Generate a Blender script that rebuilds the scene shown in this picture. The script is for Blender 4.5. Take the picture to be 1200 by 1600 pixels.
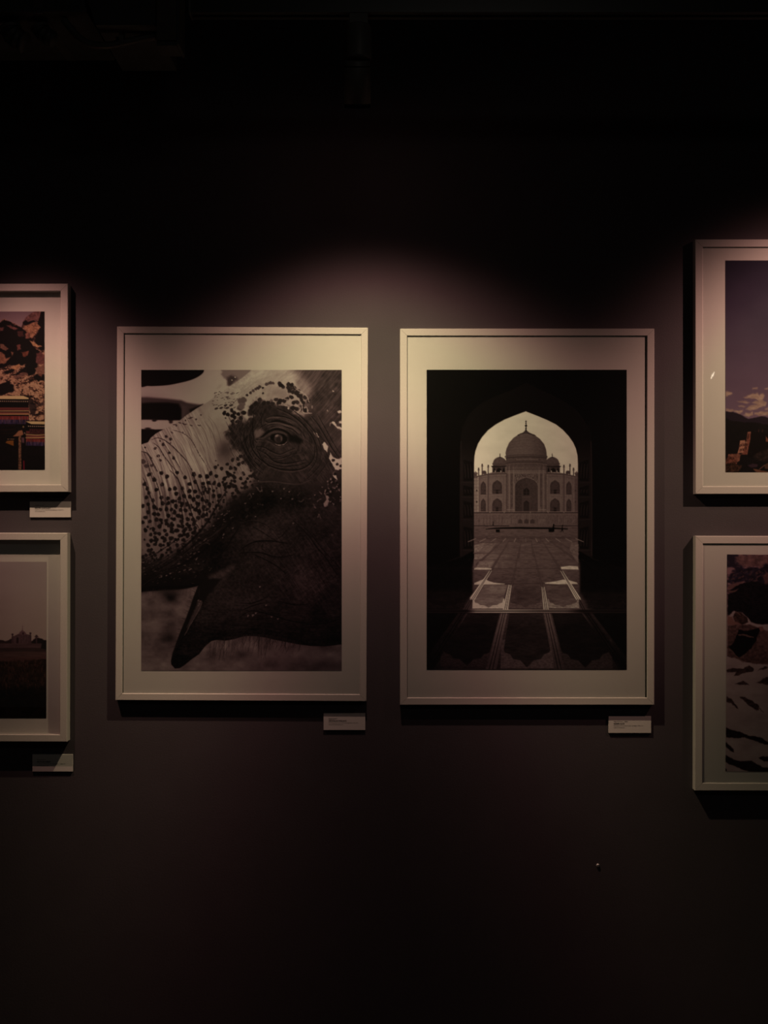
import bpy, bmesh, math, random
import numpy as np
from mathutils import Vector, Matrix

for o in list(bpy.data.objects):
    bpy.data.objects.remove(o, do_unlink=True)
scene = bpy.context.scene
COL = scene.collection

# ------------------------------------------------------------------ scale
S = 0.00153          # metres on the wall for one photograph pixel
F = 1800.0           # focal length in photograph pixels (1200 x 1600)
ZC = 1.50            # camera height
DCAM = F * S         # camera distance from the wall

# ------------------------------------------------------------------ camera
cd = bpy.data.cameras.new('camera')
cam = bpy.data.objects.new('camera', cd)
COL.objects.link(cam)
cam.location = (0, -DCAM, ZC)
cam.rotation_euler = (math.radians(90), 0, 0)
cd.sensor_fit = 'VERTICAL'
cd.sensor_height = 36.0
cd.lens = 36.0 * F / 1600.0
cd.clip_start = 0.05
scene.camera = cam

# ------------------------------------------------------------------ world, exposure
w = bpy.data.worlds.new('world')
scene.world = w
w.use_nodes = True
w.node_tree.nodes['Background'].inputs[0].default_value = (0.85, 0.80, 0.70, 1)
w.node_tree.nodes['Background'].inputs[1].default_value = 0.012
vs = scene.view_settings
vs.view_transform = 'Standard'
vs.look = 'None'
vs.gamma = 1.0
vs.exposure = 0.0
vs.use_curve_mapping = False

# lamp constants (the lamps themselves are built further down)
LAMP_PX = 290.0
LAMP_DEPTH = LAMP_PX * S            # distance of the visible track from the wall
# each lamp: place of its light (wall pixels x, y and distance), watts, beam half-width in degrees, edge hardness,
# colour by angle from the axis in degrees
MID_LAMP = dict(pos=(566, 286, 264), aim=(600, 1625), watts=25.5, half=46.8, hard=6.6, lift=(1.0, 21, 9), dip=(.5, 11), spill=.008,
                col=[(0, (1, .62, .48)), (8, (1, .60, .46)), (13, (1, .53, .42)), (17, (1, .62, .44)), (22, (1, .70, .45)), (30, (1, .755, .455)), (37, (1, .76, .455)), (43, (1, .66, .44)), (49, (1, .52, .41))])
LEFT_LAMP = dict(pos=(-45, 210, 340), aim=(105, 735), watts=40.0, half=17.0, hard=4.0,
                 col=[(0, (1, .68, .44)), (7, (1, .66, .44)), (13, (1, .55, .42)), (20, (1, .48, .40))])
RIGHT_LAMP = dict(pos=(1600, 130, 420), aim=(1226, 598), watts=90.0, half=15.2, hard=4.0,
                  col=[(0, (1, .68, .44)), (8, (1, .66, .44)), (12, (1, .54, .42)), (18, (1, .48, .40))])


def wall_z(py):
    return ZC - (py - 800) * S


def wall_x(px):
    return (px - 600) * S


def at(px, py, dep=0.0):
    """point seen at photograph pixel px,py that stands dep metres in front of the wall"""
    k = 1 - dep / DCAM
    return Vector(((px - 600) * S * k, -dep, ZC - (py - 800) * S * k))


# ------------------------------------------------------------------ materials
MATS = {}


def new_mat(name):
    m = bpy.data.materials.new(name)
    m.use_nodes = True
    nt = m.node_tree
    MATS[name] = m
    return m, nt, nt.nodes['Principled BSDF']


def simple(name, col, rough=0.5, metal=0.0, spec=0.5, noise=0.0, nscale=60, bump=0.0, bscale=400):
    m, nt, b = new_mat(name)
    b.inputs['Base Color'].default_value = (*col, 1)
    b.inputs['Roughness'].default_value = rough
    b.inputs['Metallic'].default_value = metal
    b.inputs['Specular IOR Level'].default_value = spec
    tc = nt.nodes.new('ShaderNodeTexCoord')
    if noise:
        n = nt.nodes.new('ShaderNodeTexNoise')
        n.inputs['Scale'].default_value = nscale
        n.inputs['Detail'].default_value = 5
        nt.links.new(tc.outputs['Object'], n.inputs['Vector'])
        r = nt.nodes.new('ShaderNodeValToRGB')
        r.color_ramp.elements[0].position = 0.3
        r.color_ramp.elements[1].position = 0.7
        r.color_ramp.elements[0].color = tuple(c * (1 - noise) for c in col) + (1,)
        r.color_ramp.elements[1].color = tuple(min(1, c * (1 + noise)) for c in col) + (1,)
        nt.links.new(n.outputs['Fac'], r.inputs['Fac'])
        nt.links.new(r.outputs['Color'], b.inputs['Base Color'])
    if bump:
        n2 = nt.nodes.new('ShaderNodeTexNoise')
        n2.inputs['Scale'].default_value = bscale
        n2.inputs['Detail'].default_value = 3
        nt.links.new(tc.outputs['Object'], n2.inputs['Vector'])
        bp = nt.nodes.new('ShaderNodeBump')
        bp.inputs['Strength'].default_value = bump
        bp.inputs['Distance'].default_value = 0.001
        nt.links.new(n2.outputs['Fac'], bp.inputs['Height'])
        nt.links.new(bp.outputs['Normal'], b.inputs['Normal'])
    return m


simple('wall_paint', (0.054, 0.0465, 0.055), 0.75, spec=0.25, noise=0.05, nscale=9, bump=0.25, bscale=260)
simple('ceiling_paint', (0.02, 0.02, 0.02), 0.9, spec=0.1, noise=0.1, nscale=6)
simple('floor_concrete', (0.06, 0.045, 0.04), 0.6, noise=0.15, nscale=5)
simple('paper', (0.55, 0.542, 0.522), 0.85, spec=0.15, noise=0.02, nscale=900)
simple('mount_board', (0.55, 0.542, 0.522), 0.85, spec=0.15, noise=0.02, nscale=900)
simple('frame_white', (0.45, 0.436, 0.415), 0.42, spec=0.4, noise=0.04, nscale=300)
simple('board_back', (0.03, 0.025, 0.02), 0.8)
simple('card_white', (0.54, 0.525, 0.515), 0.7, spec=0.2, noise=0.02, nscale=500)
simple('card_edge', (0.47, 0.455, 0.44), 0.8, spec=0.2)
simple('ink_black', (0.015, 0.013, 0.013), 0.8, spec=0.1)
simple('lamp_black', (0.10, 0.095, 0.09), 0.5, spec=0.4)
simple('lamp_dark', (0.008, 0.008, 0.008), 0.8, spec=0.08)
simple('track_metal', (0.05, 0.05, 0.05), 0.35, metal=0.3)
simple('duct_grey', (0.045, 0.045, 0.045), 0.7, noise=0.2, nscale=30)
simple('hose_dark', (0.04, 0.038, 0.036), 0.55)
simple('conduit_grey', (0.09, 0.08, 0.075), 0.45, metal=0.2)
simple('box_brown', (0.07, 0.055, 0.045), 0.6, noise=0.1, nscale=40)
simple('screw_steel', (0.75, 0.75, 0.76), 0.35, metal=0.4)

# clear picture glass: lets lamp light through and mirrors a little
m, nt, b = new_mat('picture_glass')
nt.nodes.remove(b)
out = nt.nodes['Material Output']
tr = nt.nodes.new('ShaderNodeBsdfTransparent')
tr.inputs[0].default_value = (0.985, 0.99, 0.985, 1)
gl = nt.nodes.new('ShaderNodeBsdfGlossy')
gl.inputs['Roughness'].default_value = 0.015
lw = nt.nodes.new('ShaderNodeLayerWeight')           # Schlick reflectance of plain glass
lw.inputs['Blend'].default_value = 0.5
pw = nt.nodes.new('ShaderNodeMath'); pw.operation = 'POWER'; pw.inputs[1].default_value = 5.0
nt.links.new(lw.outputs['Facing'], pw.inputs[0])
fr = nt.nodes.new('ShaderNodeMath'); fr.operation = 'MULTIPLY_ADD'
fr.inputs[1].default_value = 0.96
fr.inputs[2].default_value = 0.04
nt.links.new(pw.outputs[0], fr.inputs[0])
mx = nt.nodes.new('ShaderNodeMixShader')
nt.links.new(fr.outputs[0], mx.inputs[0])
nt.links.new(tr.outputs[0], mx.inputs[1])
nt.links.new(gl.outputs[0], mx.inputs[2])
nt.links.new(mx.outputs[0], out.inputs[0])

# photographic print: pigment stored per point of the sheet
m, nt, b = new_mat('photo_print')
ca = nt.nodes.new('ShaderNodeVertexColor')
ca.layer_name = 'ink'
nt.links.new(ca.outputs['Color'], b.inputs['Base Color'])
b.inputs['Roughness'].default_value = 0.55
b.inputs['Specular IOR Level'].default_value = 0.1


def emis(name, col, st):
    m, nt, b = new_mat(name)
    b.inputs['Base Color'].default_value = (0, 0, 0, 1)
    b.inputs['Emission Color'].default_value = (*col, 1)
    b.inputs['Emission Strength'].default_value = st
    return m


emis('bulb_glow', (1.0, 0.85, 0.66), 9.0)


# ------------------------------------------------------------------ mesh helpers
def link(name, me, mat=None, parent=None, loc=None):
    o = bpy.data.objects.new(name, me)
    COL.objects.link(o)
    if me is not None and mat:
        me.materials.append(MATS[mat])
    if parent is not None:
        o.parent = parent
    if loc is not None:
        o.location = loc
    return o


def tag(o, label=None, cat=None, group=None, kind=None):
    if label: o['label'] = label
    if cat: o['category'] = cat
    if group: o['group'] = group
    if kind: o['kind'] = kind
    return o


def empty(name, loc):
    o = bpy.data.objects.new(name, None)
    COL.objects.link(o)
    o.location = loc
    o.empty_display_size = 0.05
    return o


def from_bm(name, bm, mat, parent=None, loc=None, smooth=False):
    bmesh.ops.recalc_face_normals(bm, faces=bm.faces)
    me = bpy.data.meshes.new(name)
    bm.to_mesh(me)
    bm.free()
    if smooth:
        for p in me.polygons:
            p.use_smooth = True
    return link(name, me, mat, parent, loc)


def box_bm(x0, x1, y0, y1, z0, z1, bevel=0.0, bm=None):
    own = bm is None
    if own: bm = bmesh.new()
    r = bmesh.ops.create_cube(bm, size=1.0)
    bmesh.ops.scale(bm, vec=(x1 - x0, y1 - y0, z1 - z0), verts=r['verts'])
    bmesh.ops.translate(bm, vec=((x0 + x1) / 2, (y0 + y1) / 2, (z0 + z1) / 2), verts=r['verts'])
    if bevel:
        bmesh.ops.bevel(bm, geom=bm.edges[:], offset=bevel, segments=2, profile=0.7, affect='EDGES')
    return bm


def lathe_bm(prof, n=32, axis='Z', caps=False):
    """prof: list of (r, z)"""
    bm = bmesh.new()
    rings = []
    for r, z in prof:
        ring = []
        for i in range(n):
            a = 2 * math.pi * i / n
            ring.append(bm.verts.new((r * math.cos(a), r * math.sin(a), z)))
        rings.append(ring)
    for a, b_ in zip(rings, rings[1:]):
        for i in range(n):
            j = (i + 1) % n
            bm.faces.new((a[i], a[j], b_[j], b_[i]))
    if caps:
        bm.faces.new(rings[0])
        bm.faces.new(rings[-1])
    return bm


def tube_bm(pts, rads, n=16, caps=True):
    """round tube through pts with a radius per point"""
    bm = bmesh.new()
    rings = []
    up = Vector((0.013, 1, 0.02)).normalized()
    for i, p in enumerate(pts):
        a = pts[max(0, i - 1)]
        b_ = pts[min(len(pts) - 1, i + 1)]
        t = (b_ - a).normalized()
        u = t.cross(up)
        u.normalize()
        v = t.cross(u)
        ring = []
        for k in range(n):
            an = 2 * math.pi * k / n
            ring.append(bm.verts.new(p + (u * math.cos(an) + v * math.sin(an)) * rads[i]))
        rings.append(ring)
    for a, b_ in zip(rings, rings[1:]):
        for i in range(n):
            j = (i + 1) % n
            bm.faces.new((a[i], a[j], b_[j], b_[i]))
    if caps:
        bm.faces.new(rings[0])
        bm.faces.new(rings[-1])
    return bm


def spline(pts, n=12):
    """Catmull-Rom through 3D points"""
    P = [pts[0]] + list(pts) + [pts[-1]]
    out = []
    for i in range(1, len(P) - 2):
        p0, p1, p2, p3 = P[i - 1], P[i], P[i + 1], P[i + 2]
        for k in range(n):
            t = k / n
            out.append(0.5 * ((2 * p1) + (p2 - p0) * t + (2 * p0 - 5 * p1 + 4 * p2 - p3) * t * t
                              + (-p0 + 3 * p1 - 3 * p2 + p3) * t ** 3))
    out.append(P[-2])
    return out


# ------------------------------------------------------------------ the room
RX, RY, RZ = 4.2, 6.0, 2.98


def structure(name, bm, mat, label, cat):
    o = from_bm(name, bm, mat)
    tag(o, label, cat, kind='structure')
    return o


structure('wall_back', box_bm(-RX, RX, 0.0, 0.15, 0, RZ), 'wall_paint',
          'dark plum grey painted gallery wall behind the pictures', 'wall')
structure('wall_left', box_bm(-RX - 0.15, -RX, -RY, 0.15, 0, RZ), 'wall_paint', 'dark side wall out of view on the left', 'wall')
structure('wall_right', box_bm(RX, RX + 0.15, -RY, 0.15, 0, RZ), 'wall_paint', 'dark side wall out of view on the right', 'wall')
structure('ceiling', box_bm(-RX - 0.15, RX + 0.15, -RY - 0.15, 0.15, RZ, RZ + 0.1), 'ceiling_paint', 'black painted ceiling above the ducts', 'ceiling')
structure('floor', box_bm(-RX - 0.15, RX + 0.15, -RY - 0.15, 0.15, -0.1, 0), 'floor_concrete', 'dark floor below the picture wall', 'floor')

# ------------------------------------------------------------------ the printed pictures
# Every print is worked out numerically, point by point of its sheet (coordinates are those of the sheet as
# laid out on the wall); values are tone relative to white paper, 0 black .. 1 paper white.
def lattice(ix, iy, seed):
    h = (ix.astype(np.int64) * 374761393 + iy.astype(np.int64) * 668265263 + seed * 1442695041) & 0x7fffffff
    h = ((h ^ (h >> 13)) * 1274126177) & 0x7fffffff
    h = h ^ (h >> 16)
    return (h & 0xffff) / 65535.0


def vnoise(x, y, seed=0):
    fx, fy = np.floor(x), np.floor(y)
    ix, iy = fx.astype(np.int64), fy.astype(np.int64)
    u, v = x - fx, y - fy
    u = u * u * (3 - 2 * u)
    v = v * v * (3 - 2 * v)
    a = lattice(ix, iy, seed); b = lattice(ix + 1, iy, seed)
    c = lattice(ix, iy + 1, seed); d = lattice(ix + 1, iy + 1, seed)
    return (a * (1 - u) + b * u) * (1 - v) + (c * (1 - u) + d * u) * v


def fbm(x, y, octv=4, seed=0):
    s, a, t = 0.0, 0.5, 0.0
    for i in range(octv):
        s = s + a * vnoise(x, y, seed + i * 17)
        t += a
        a *= 0.5
        x = x * 2.03 + 11.3
        y = y * 2.03 - 7.7
    return s / t


def sstep(a, b, x):
    t = np.clip((x - a) / (b - a), 0, 1)
    return t * t * (3 - 2 * t)


def crom(pts, n=8, closed=False):
    p = np.array(pts, float)
    if closed:
        q = np.vstack([p[-1], p, p[0], p[1]])
    else:
        q = np.vstack([2 * p[0] - p[1], p, 2 * p[-1] - p[-2]])
    out = []
    for i in range(1, len(q) - 2):
        t = (np.arange(n) / n)[:, None]
        p0, p1, p2, p3 = q[i - 1], q[i], q[i + 1], q[i + 2]
        out.append(0.5 * (2 * p1 + (p2 - p0) * t + (2 * p0 - 5 * p1 + 4 * p2 - p3) * t ** 2 + (3 * p1 - p0 - 3 * p2 + p3) * t ** 3))
    if not closed:
        out.append(p[-1:])
    return np.vstack(out)


class Sheet:
    def __init__(s, xs, ys, ch=1):
        s.xs, s.ys = np.asarray(xs, float), np.asarray(ys, float)
        s.X, s.Y = np.meshgrid(s.xs, s.ys)
        s.v = np.zeros(s.X.shape + ((ch,) if ch > 1 else ()))

    def win(s, x0, y0, x1, y1):
        i0, i1 = np.searchsorted(s.xs, [x0, x1])
        j0, j1 = np.searchsorted(s.ys, [y0, y1])
        return slice(j0, j1), slice(i0, i1)

    def put(s, w, m, val, mode='mix'):
        d = s.v[w]
        if d.size == 0: return
        if s.v.ndim == 3:
            m = m[..., None]
            val = np.asarray(val, float)
            if val.ndim == 2: val = val[..., None]
        if mode == 'mix':
            s.v[w] = d * (1 - m) + val * m
        elif mode == 'mul':
            s.v[w] = d * (1 - m + val * m)
        elif mode == 'add':
            s.v[w] = d + val * m

    def mask_poly(s, pts, soft=0.8, smooth=0, wob=0.0, wsc=6.0, seed=3, full=False):
        p = crom(pts, smooth, True) if smooth else np.array(pts, float)
        pad = soft * 2 + wob + 1
        w = (slice(None), slice(None)) if full else s.win(p[:, 0].min() - pad, p[:, 1].min() - pad, p[:, 0].max() + pad, p[:, 1].max() + pad)
        X, Y = s.X[w], s.Y[w]
        if X.size == 0: return w, X
        if wob:
            X = X + (fbm(X / wsc, Y / wsc, 3, seed) - 0.5) * 2 * wob
            Y = Y + (fbm(X / wsc + 31, Y / wsc, 3, seed + 5) - 0.5) * 2 * wob
        d2 = np.full(X.shape, 1e9)
        ins = np.zeros(X.shape, bool)
        n = len(p)
        for i in range(n):
            ax, ay = p[i]; bx, by = p[(i + 1) % n]
            ex, ey = bx - ax, by - ay
            L = ex * ex + ey * ey + 1e-12
            t = np.clip(((X - ax) * ex + (Y - ay) * ey) / L, 0, 1)
            dx, dy = X - ax - t * ex, Y - ay - t * ey
            d2 = np.minimum(d2, dx * dx + dy * dy)
            c = ((ay > Y) != (by > Y))
            if c.any() and by != ay:
                ins ^= c & (X < (bx - ax) * (Y - ay) / (by - ay) + ax)
        d = np.sqrt(d2)
        d = np.where(ins, d, -d)
        return w, sstep(-soft, soft, d)

    def poly(s, pts, val, soft=0.8, a=1.0, smooth=0, wob=0.0, wsc=6.0, mode='mix', seed=3):
        w, m = s.mask_poly(pts, soft, smooth, wob, wsc, seed)
        s.put(w, m * a, val(s.X[w], s.Y[w]) if callable(val) else val, mode)

    def stroke(s, pts, wd, val, a=1.0, soft=0.6, smooth=6, mode='mix', rough=0.0, seed=1):
        p = crom(pts, smooth) if smooth and len(pts) > 2 else np.array(pts, float)
        n = len(p)
        wds = np.interp(np.linspace(0, 1, n), np.linspace(0, 1, len(wd)), wd) if np.ndim(wd) else np.full(n, float(wd))
        pad = wds.max() + soft + 1
        w = s.win(p[:, 0].min() - pad, p[:, 1].min() - pad, p[:, 0].max() + pad, p[:, 1].max() + pad)
        X, Y = s.X[w], s.Y[w]
        if X.size == 0: return
        best = np.full(X.shape, -1e9)
        for i in range(n - 1):
            ax, ay = p[i]; bx, by = p[i + 1]
            ex, ey = bx - ax, by - ay
            t = np.clip(((X - ax) * ex + (Y - ay) * ey) / (ex * ex + ey * ey + 1e-12), 0, 1)
            d = np.hypot(X - ax - t * ex, Y - ay - t * ey)
            best = np.maximum(best, (wds[i] * (1 - t) + wds[i + 1] * t) / 2 - d)
        if rough:
            best = best + (vnoise(X / 1.7, Y / 1.7, seed) - 0.5) * rough
        s.put(w, sstep(-soft, soft, best) * a, val, mode)

    def blob(s, x, y, rx, ry, val, a=1.0, soft=0.35, ang=0.0, wob=0.0, seed=0, mode='mix'):
        r = max(rx, ry) * (1 + soft) + 1
        w = s.win(x - r, y - r, x + r, y + r)
        X, Y = s.X[w] - x, s.Y[w] - y
        if X.size == 0: return
        c, q = math.cos(ang), math.sin(ang)
        d = np.hypot((X * c + Y * q) / rx, (-X * q + Y * c) / ry)
        if wob:
            th = np.arctan2(Y, X)
            d = d * (1 + wob * np.sin(2 * th + seed) + wob * np.sin(3 * th + seed * 1.7) + 0.6 * wob * np.sin(5 * th + seed * 2.3))
        s.put(w, (1 - sstep(1 - soft, 1 + soft, d)) * a, val, mode)


def grid(x0, x1, n):
    return np.linspace(x0, x1, n)


def ink(v, tint=(1, 1, 1), base=0.55, gam=2.2):
    v = np.clip(v, 0.0, 1.24)
    if v.ndim == 2:
        v = v[..., None] * np.ones(3)
    # warm-toned print: the darker the tone, the redder the pigment
    tone = sstep(0.35, 1.1, v.mean(-1, keepdims=True))
    warm = np.array((1.0, 0.72, 0.86)) * (1 - tone) + np.ones(3) * tone
    return (np.maximum(v, 0.02) ** gam * base * warm * np.array(tint)).astype(np.float32)


def zp(ox, oy, k, pts):
    """points read off an enlarged crop (origin ox, oy; k times larger)"""
    return [(ox + x / k, oy + y / k) for x, y in pts]


# ---- elephant ------------------------------------------------------------------------------------
def paint_elephant(res=1.25):
    x0, x1, y0, y1 = 220.8, 534.0, 578.0, 1048.0
    s = Sheet(grid(x0, x1, int((x1 - x0) * res)), grid(y0, y1, int((y1 - y0) * res)))
    X, Y = s.X, s.Y
    R = np.random.RandomState(7)
    K = 165 / 1200.0
    A = lambda pts: zp(215, 570, 1 / K, pts)      # crops used for reading the picture off
    B = lambda pts: zp(375, 570, 1 / K, pts)
    C = lambda pts: zp(215, 735, 1 / K, pts)
    D = lambda pts: zp(375, 735, 1 / K, pts)
    E = lambda pts: zp(215, 890, 1 / K, pts)
    G = lambda pts: zp(375, 890, 1 / K, pts)
    # far background: pale sky, dim ground at the foot
    s.v[:] = 0.80 - 0.05 * sstep(270, 221, X) - 0.06 * sstep(610, 622, Y) * sstep(290, 230, X)
    s.v += (fbm(X / 14, Y / 14, 3, 5) - 0.5) * 0.03
    # blurred dark band with a soft top
    band = [(200, 621), (230, 620.5), (262, 623), (283.7, 625.5), (292, 629), (317, 633), (322, 640), (300, 660), (200, 657)]
    s.poly(band, 0.33, soft=2.5)
    s.poly([(200, 632), (235, 629), (262, 629), (279, 631), (284, 640), (284, 656.5), (262, 657.5), (240, 656), (200, 655.3)], 0.09, soft=2.6)
    s.poly([(296, 640), (317, 631.5), (322, 640), (300, 652)], 0.14, soft=2.4)
    s.poly([(284, 632), (292, 635), (290, 652), (284, 656)], 0.36, soft=2.2)
    s.poly([(200, 670.5), (236, 669), (242, 671), (275, 669), (262, 700), (200, 700)], 0.10, soft=1.1)
    s.poly([(200, 656), (238, 656), (241, 658.5), (247, 656.5), (262, 656.5), (266, 659.5), (272, 657), (285, 657), (270, 671), (200, 670)], 0.74, soft=1.3)
    s.blob(241, 657, 3.4, 1.8, 0.2, soft=0.6); s.blob(267, 659.5, 3, 2.2, 0.25, soft=0.6)
    s.blob(231, 669.5, 4.5, 1.5, 0.2, soft=0.6)
    # dark tip at the top
    s.poly([(215, 570), (322, 570)] + A([(757, 55), (745, 90), (695, 132), (600, 175), (450, 212), (330, 233), (180, 242), (110, 240), (30, 236)]), 0.115, soft=0.9, smooth=3)
    w = s.win(221, 578, 318, 604)
    # foliage behind the brow
    s.poly(A([(985, 50), (960, 85), (945, 112), (975, 150), (1012, 180), (1018, 232), (1060, 240), (1130, 200), (1210, 150), (1330, 80), (1330, 40)]), 0.56, soft=2.2, wob=2, smooth=3)
    s.poly(A([(1015, 150), (1025, 225), (1065, 225), (1100, 190), (1130, 150), (1080, 120)]), 0.33, soft=3, wob=2, smooth=3)
    s.blob(362.4, 594, 0.9, 0.9, 0.85, soft=0.5); s.blob(367.5, 589.5, 1.1, 1, 0.8, soft=0.5)
    s.blob(343, 604, 5, 2, 0.7, a=0.5, soft=0.9, ang=-0.7)
    # dim ground under the jaw
    foot = sstep(895, 915, Y)
    gd = 0.54 + (fbm(X / 22, Y / 16, 4, 9) - 0.5) * 0.42
    gd -= 0.25 * np.exp(-((X - 268) / 12) ** 2 - ((Y - 935) / 10) ** 2)
    gd -= 0.2 * np.exp(-((X - 262) / 30) ** 2 - ((Y - 1000) / 16) ** 2) + 0.10 * sstep(980, 920, Y)
    s.v = s.v * (1 - foot) + gd * foot

    # ---- the head: one mask, tone built on it
    outline = [(215, 696)] + A([(45, 905), (120, 880), (150, 830), (210, 780), (300, 730), (400, 690), (470, 640), (560, 570), (680, 490), (800, 420), (900, 350), (980, 295), (1060, 235), (1130, 190), (1200, 140)]) + [(390, 581), (396, 574), (545, 570), (545, 1012)]
    low = G([(1150, 850), (1060, 862), (960, 873), (800, 868), (650, 848), (520, 822), (400, 798), (290, 772), (180, 757), (80, 753), (0, 770)]) + \
        E([(1100, 790), (1000, 808), (900, 800), (840, 812), (770, 870), (700, 960), (600, 1030), (540, 1080), (480, 1120), (425, 1125), (385, 1080), (378, 1040), (395, 960), (430, 860), (480, 720), (540, 580), (590, 450), (640, 300), (680, 200), (700, 175),
           (640, 195), (520, 210), (380, 222), (220, 225), (130, 235), (40, 250)])
    w, hm = s.mask_poly(outline + low + [(214, 925)], soft=0.8, full=True)
    # broad modelling of the head
    ridge = np.exp(-((Y - (1.0 * (389 - X) * 0.72 + 590)) / 22.0) ** 2) * sstep(300, 400, X)
    t = 0.70 + 0 * X
    t += 0.07 * np.exp(-(((X - 389) * .57 + (Y - 592) * .82) / 11) ** 2) * sstep(310, 380, X) - .10 * sstep(400, 430, X) * sstep(596, 616, Y)
    t += (fbm((X * .8 - Y * .6) / 7, (X * .6 + Y * .8) / 2.2, 3, 25) - .5) * .12 * sstep(330, 380, X) * sstep(650, 610, Y)
    t -= 0.10 * sstep(640, 720, Y) * sstep(300, 360, X)
    t -= 0.13 * sstep(700, 800, Y)
    t += (fbm(X / 9, Y / 9, 4, 21) - 0.5) * 0.10
    # dusky forehead to the right of the brow
    fh = sstep(0, 26, (X - 440) * 0.62 + (Y - 575) * -0.30 + (fbm(X / 12, Y / 12, 3, 8) - 0.5) * 14)
    t = t * (1 - fh) + 0.35 * fh
    dk = sstep(0, 50, (X - 482) * 0.7 + (Y - 600) * 0.35) * fh
    t = t - dk * 0.16
    # dusky skin round the eye and over the whole right side
    rs = sstep(0, 22, (Y - 640) * 0.55 + (X - 455) * 0.75 + (fbm(X / 9, Y / 9, 4, 18) - 0.5) * 26) * sstep(395, 425, X)
    t = t * (1 - rs) + (0.27 + (fbm(X / 7, Y / 7, 4, 19) - 0.5) * 0.16) * rs
    bl = sstep(722, 745, Y + (fbm(X / 9, Y / 9, 3, 20) - 0.5) * 16) * sstep(385, 415, X)
    t = t * (1 - bl) + 0.22 * bl
    # shade in the cheek hollow
    sh = np.exp(-((X - 352) / 15) ** 2 - ((Y - 703) / 20) ** 2)
    t = t * (1 - 0.42 * sh)
    hair = fbm((X * 0.75 + Y * 0.65) / 1.4, (Y * 0.75 - X * 0.65) / 16, 2, 31) - 0.5
    t += hair * 0.16 * fh
    # folds down the trunk: field running along the trunk's length
    trunk = sstep(345, 300, X + (Y - 690) * -0.25) * sstep(850, 780, Y)
    # signed coordinate across the folds
    fu = X - 0.50 * (Y - 690) + 0.0016 * (Y - 690) ** 2 * sstep(690, 800, Y)
    fl = fbm(fu / 2.2, Y / 40 + 3, 3, 41) - 0.5
    t += fl * (0.36 + 0.40 * sstep(690, 760, Y)) * trunk
    t -= 0.07 * sstep(735, 790, Y)
    t += (fbm(fu / 1.1, Y / 22, 2, 47) - 0.5) * 0.14 * trunk
    # net of fine creases on the brow
    t += (fbm((X + Y) / 3.5, (X - Y) / 1.3, 2, 51) - 0.5) * 0.13 * sstep(420, 370, X) * sstep(640, 600, Y) * (1 - trunk)

    # spotted-to-dark transition, measured down and to the right
    dkl = 0 * X
    edge = np.interp(X, [221, 260, 300, 330, 345, 360, 380, 400, 430, 460, 500, 540], [872, 866, 846, 818, 798, 786, 770, 752, 748, 752, 772, 796])
    dd = Y - edge + (fbm(X / 10, Y / 10, 4, 61) - 0.5) * 22
    dkl = sstep(-16, 16, dd)
    jaw = 0.20 + (fbm(X / 26, Y / 26, 3, 71) - 0.5) * 0.12
    jaw += 0.10 * np.exp(-((X - 480) / 50) ** 2 - ((Y - 905) / 28) ** 2)
    jaw -= 0.09 * np.exp(-((X - 432) / 60) ** 2 - ((Y - 782) / 16) ** 2)
    jaw -= 0.06 * sstep(960, 1010, Y) + 0.05 * sstep(880, 930, Y) * sstep(330, 240, X)
    jaw += 0.06 * np.exp(-((X - 410) / 40) ** 2 - ((Y - 835) / 22) ** 2)
    jaw += 0.05 * np.exp(-((X - 395) / 45) ** 2 - ((Y - 940) / 18) ** 2)
    jl = fbm((X * 0.55 + Y * 0.83) / 22, (X * 0.83 - Y * 0.55) / 1.3, 3, 73) - 0.5       # crossing hair-fine creases
    jl2 = fbm((X * 0.80 - Y * 0.6) / 18, (X * 0.6 + Y * 0.8) / 1.4, 3, 79) - 0.5
    jl3 = fbm(X / 14, Y / 1.6, 3, 83) - 0.5
    q = sstep(930, 960, Y)
    hatch = 0.35 + 0.65 * sstep(400, 450, X) * sstep(820, 850, Y)
    jf = fbm(X / 3.2, Y / 2.6, 3, 87) - 0.5
    jaw += (jl * 0.13 + jl2 * 0.08) * (1 - q) * hatch + (jl3 * 0.10) * q + jf * 0.16
    mc = np.exp(-(np.minimum(np.abs((X - 372) * 0.80 + (Y - 815) * 0.60), 60) / 26) ** 2) * sstep(770, 800, Y) * sstep(905, 880, Y) * sstep(300, 335, X)
    jaw -= 0.08 * mc
    tt = t * (1 - dkl) + jaw * dkl
    s.v = s.v * (1 - hm) + tt * hm
    s.stroke([(410, 768), (372, 790), (345, 822), (318, 858), (285, 884), (235, 902)], [16, 24, 22, 20, 16, 8], 0.10, a=0.55, soft=11)
    # trunk underside darkens into its lower rim
    s.poly([(215, 900), (260, 898), (310, 893), (330, 880), (345, 895), (318, 914), (290, 919), (240, 922), (215, 926)], 0.11, soft=7, a=0.75)
    s.stroke([(215, 922), (245, 919.5), (285, 917.5), (310, 913.5)], [6, 7, 6, 3], 0.09, soft=1.5)

    # ---- spots
    def spot(x, y, r, v=0.17, a=0.95):
        s.blob(x, y, r * R.uniform(.85, 1.15), r * R.uniform(.9, 1.2), v * R.uniform(.85, 1.25), a=a, soft=0.28, ang=R.uniform(0, 3), wob=0.06, seed=R.uniform(0, 6))
    for x, y in A([(325, 815), (375, 845), (290, 905), (200, 950), (235, 1035), (258, 1085), (360, 1000), (410, 1060), (150, 1060), (160, 1145)]):
        spot(x, y, 2.3, 0.24)
    for x, y in A([(65, 1100), (100, 1150)]):
        spot(x, y, 3.8, 0.30)
    for x, y in A([(85, 940), (515, 770), (255, 865), (372, 890), (1000, 605), (890, 1090), (915, 1140), (665, 620), (720, 570), (440, 690), (545, 632)]):
        spot(x, y, 1.4, 0.30)
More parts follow.
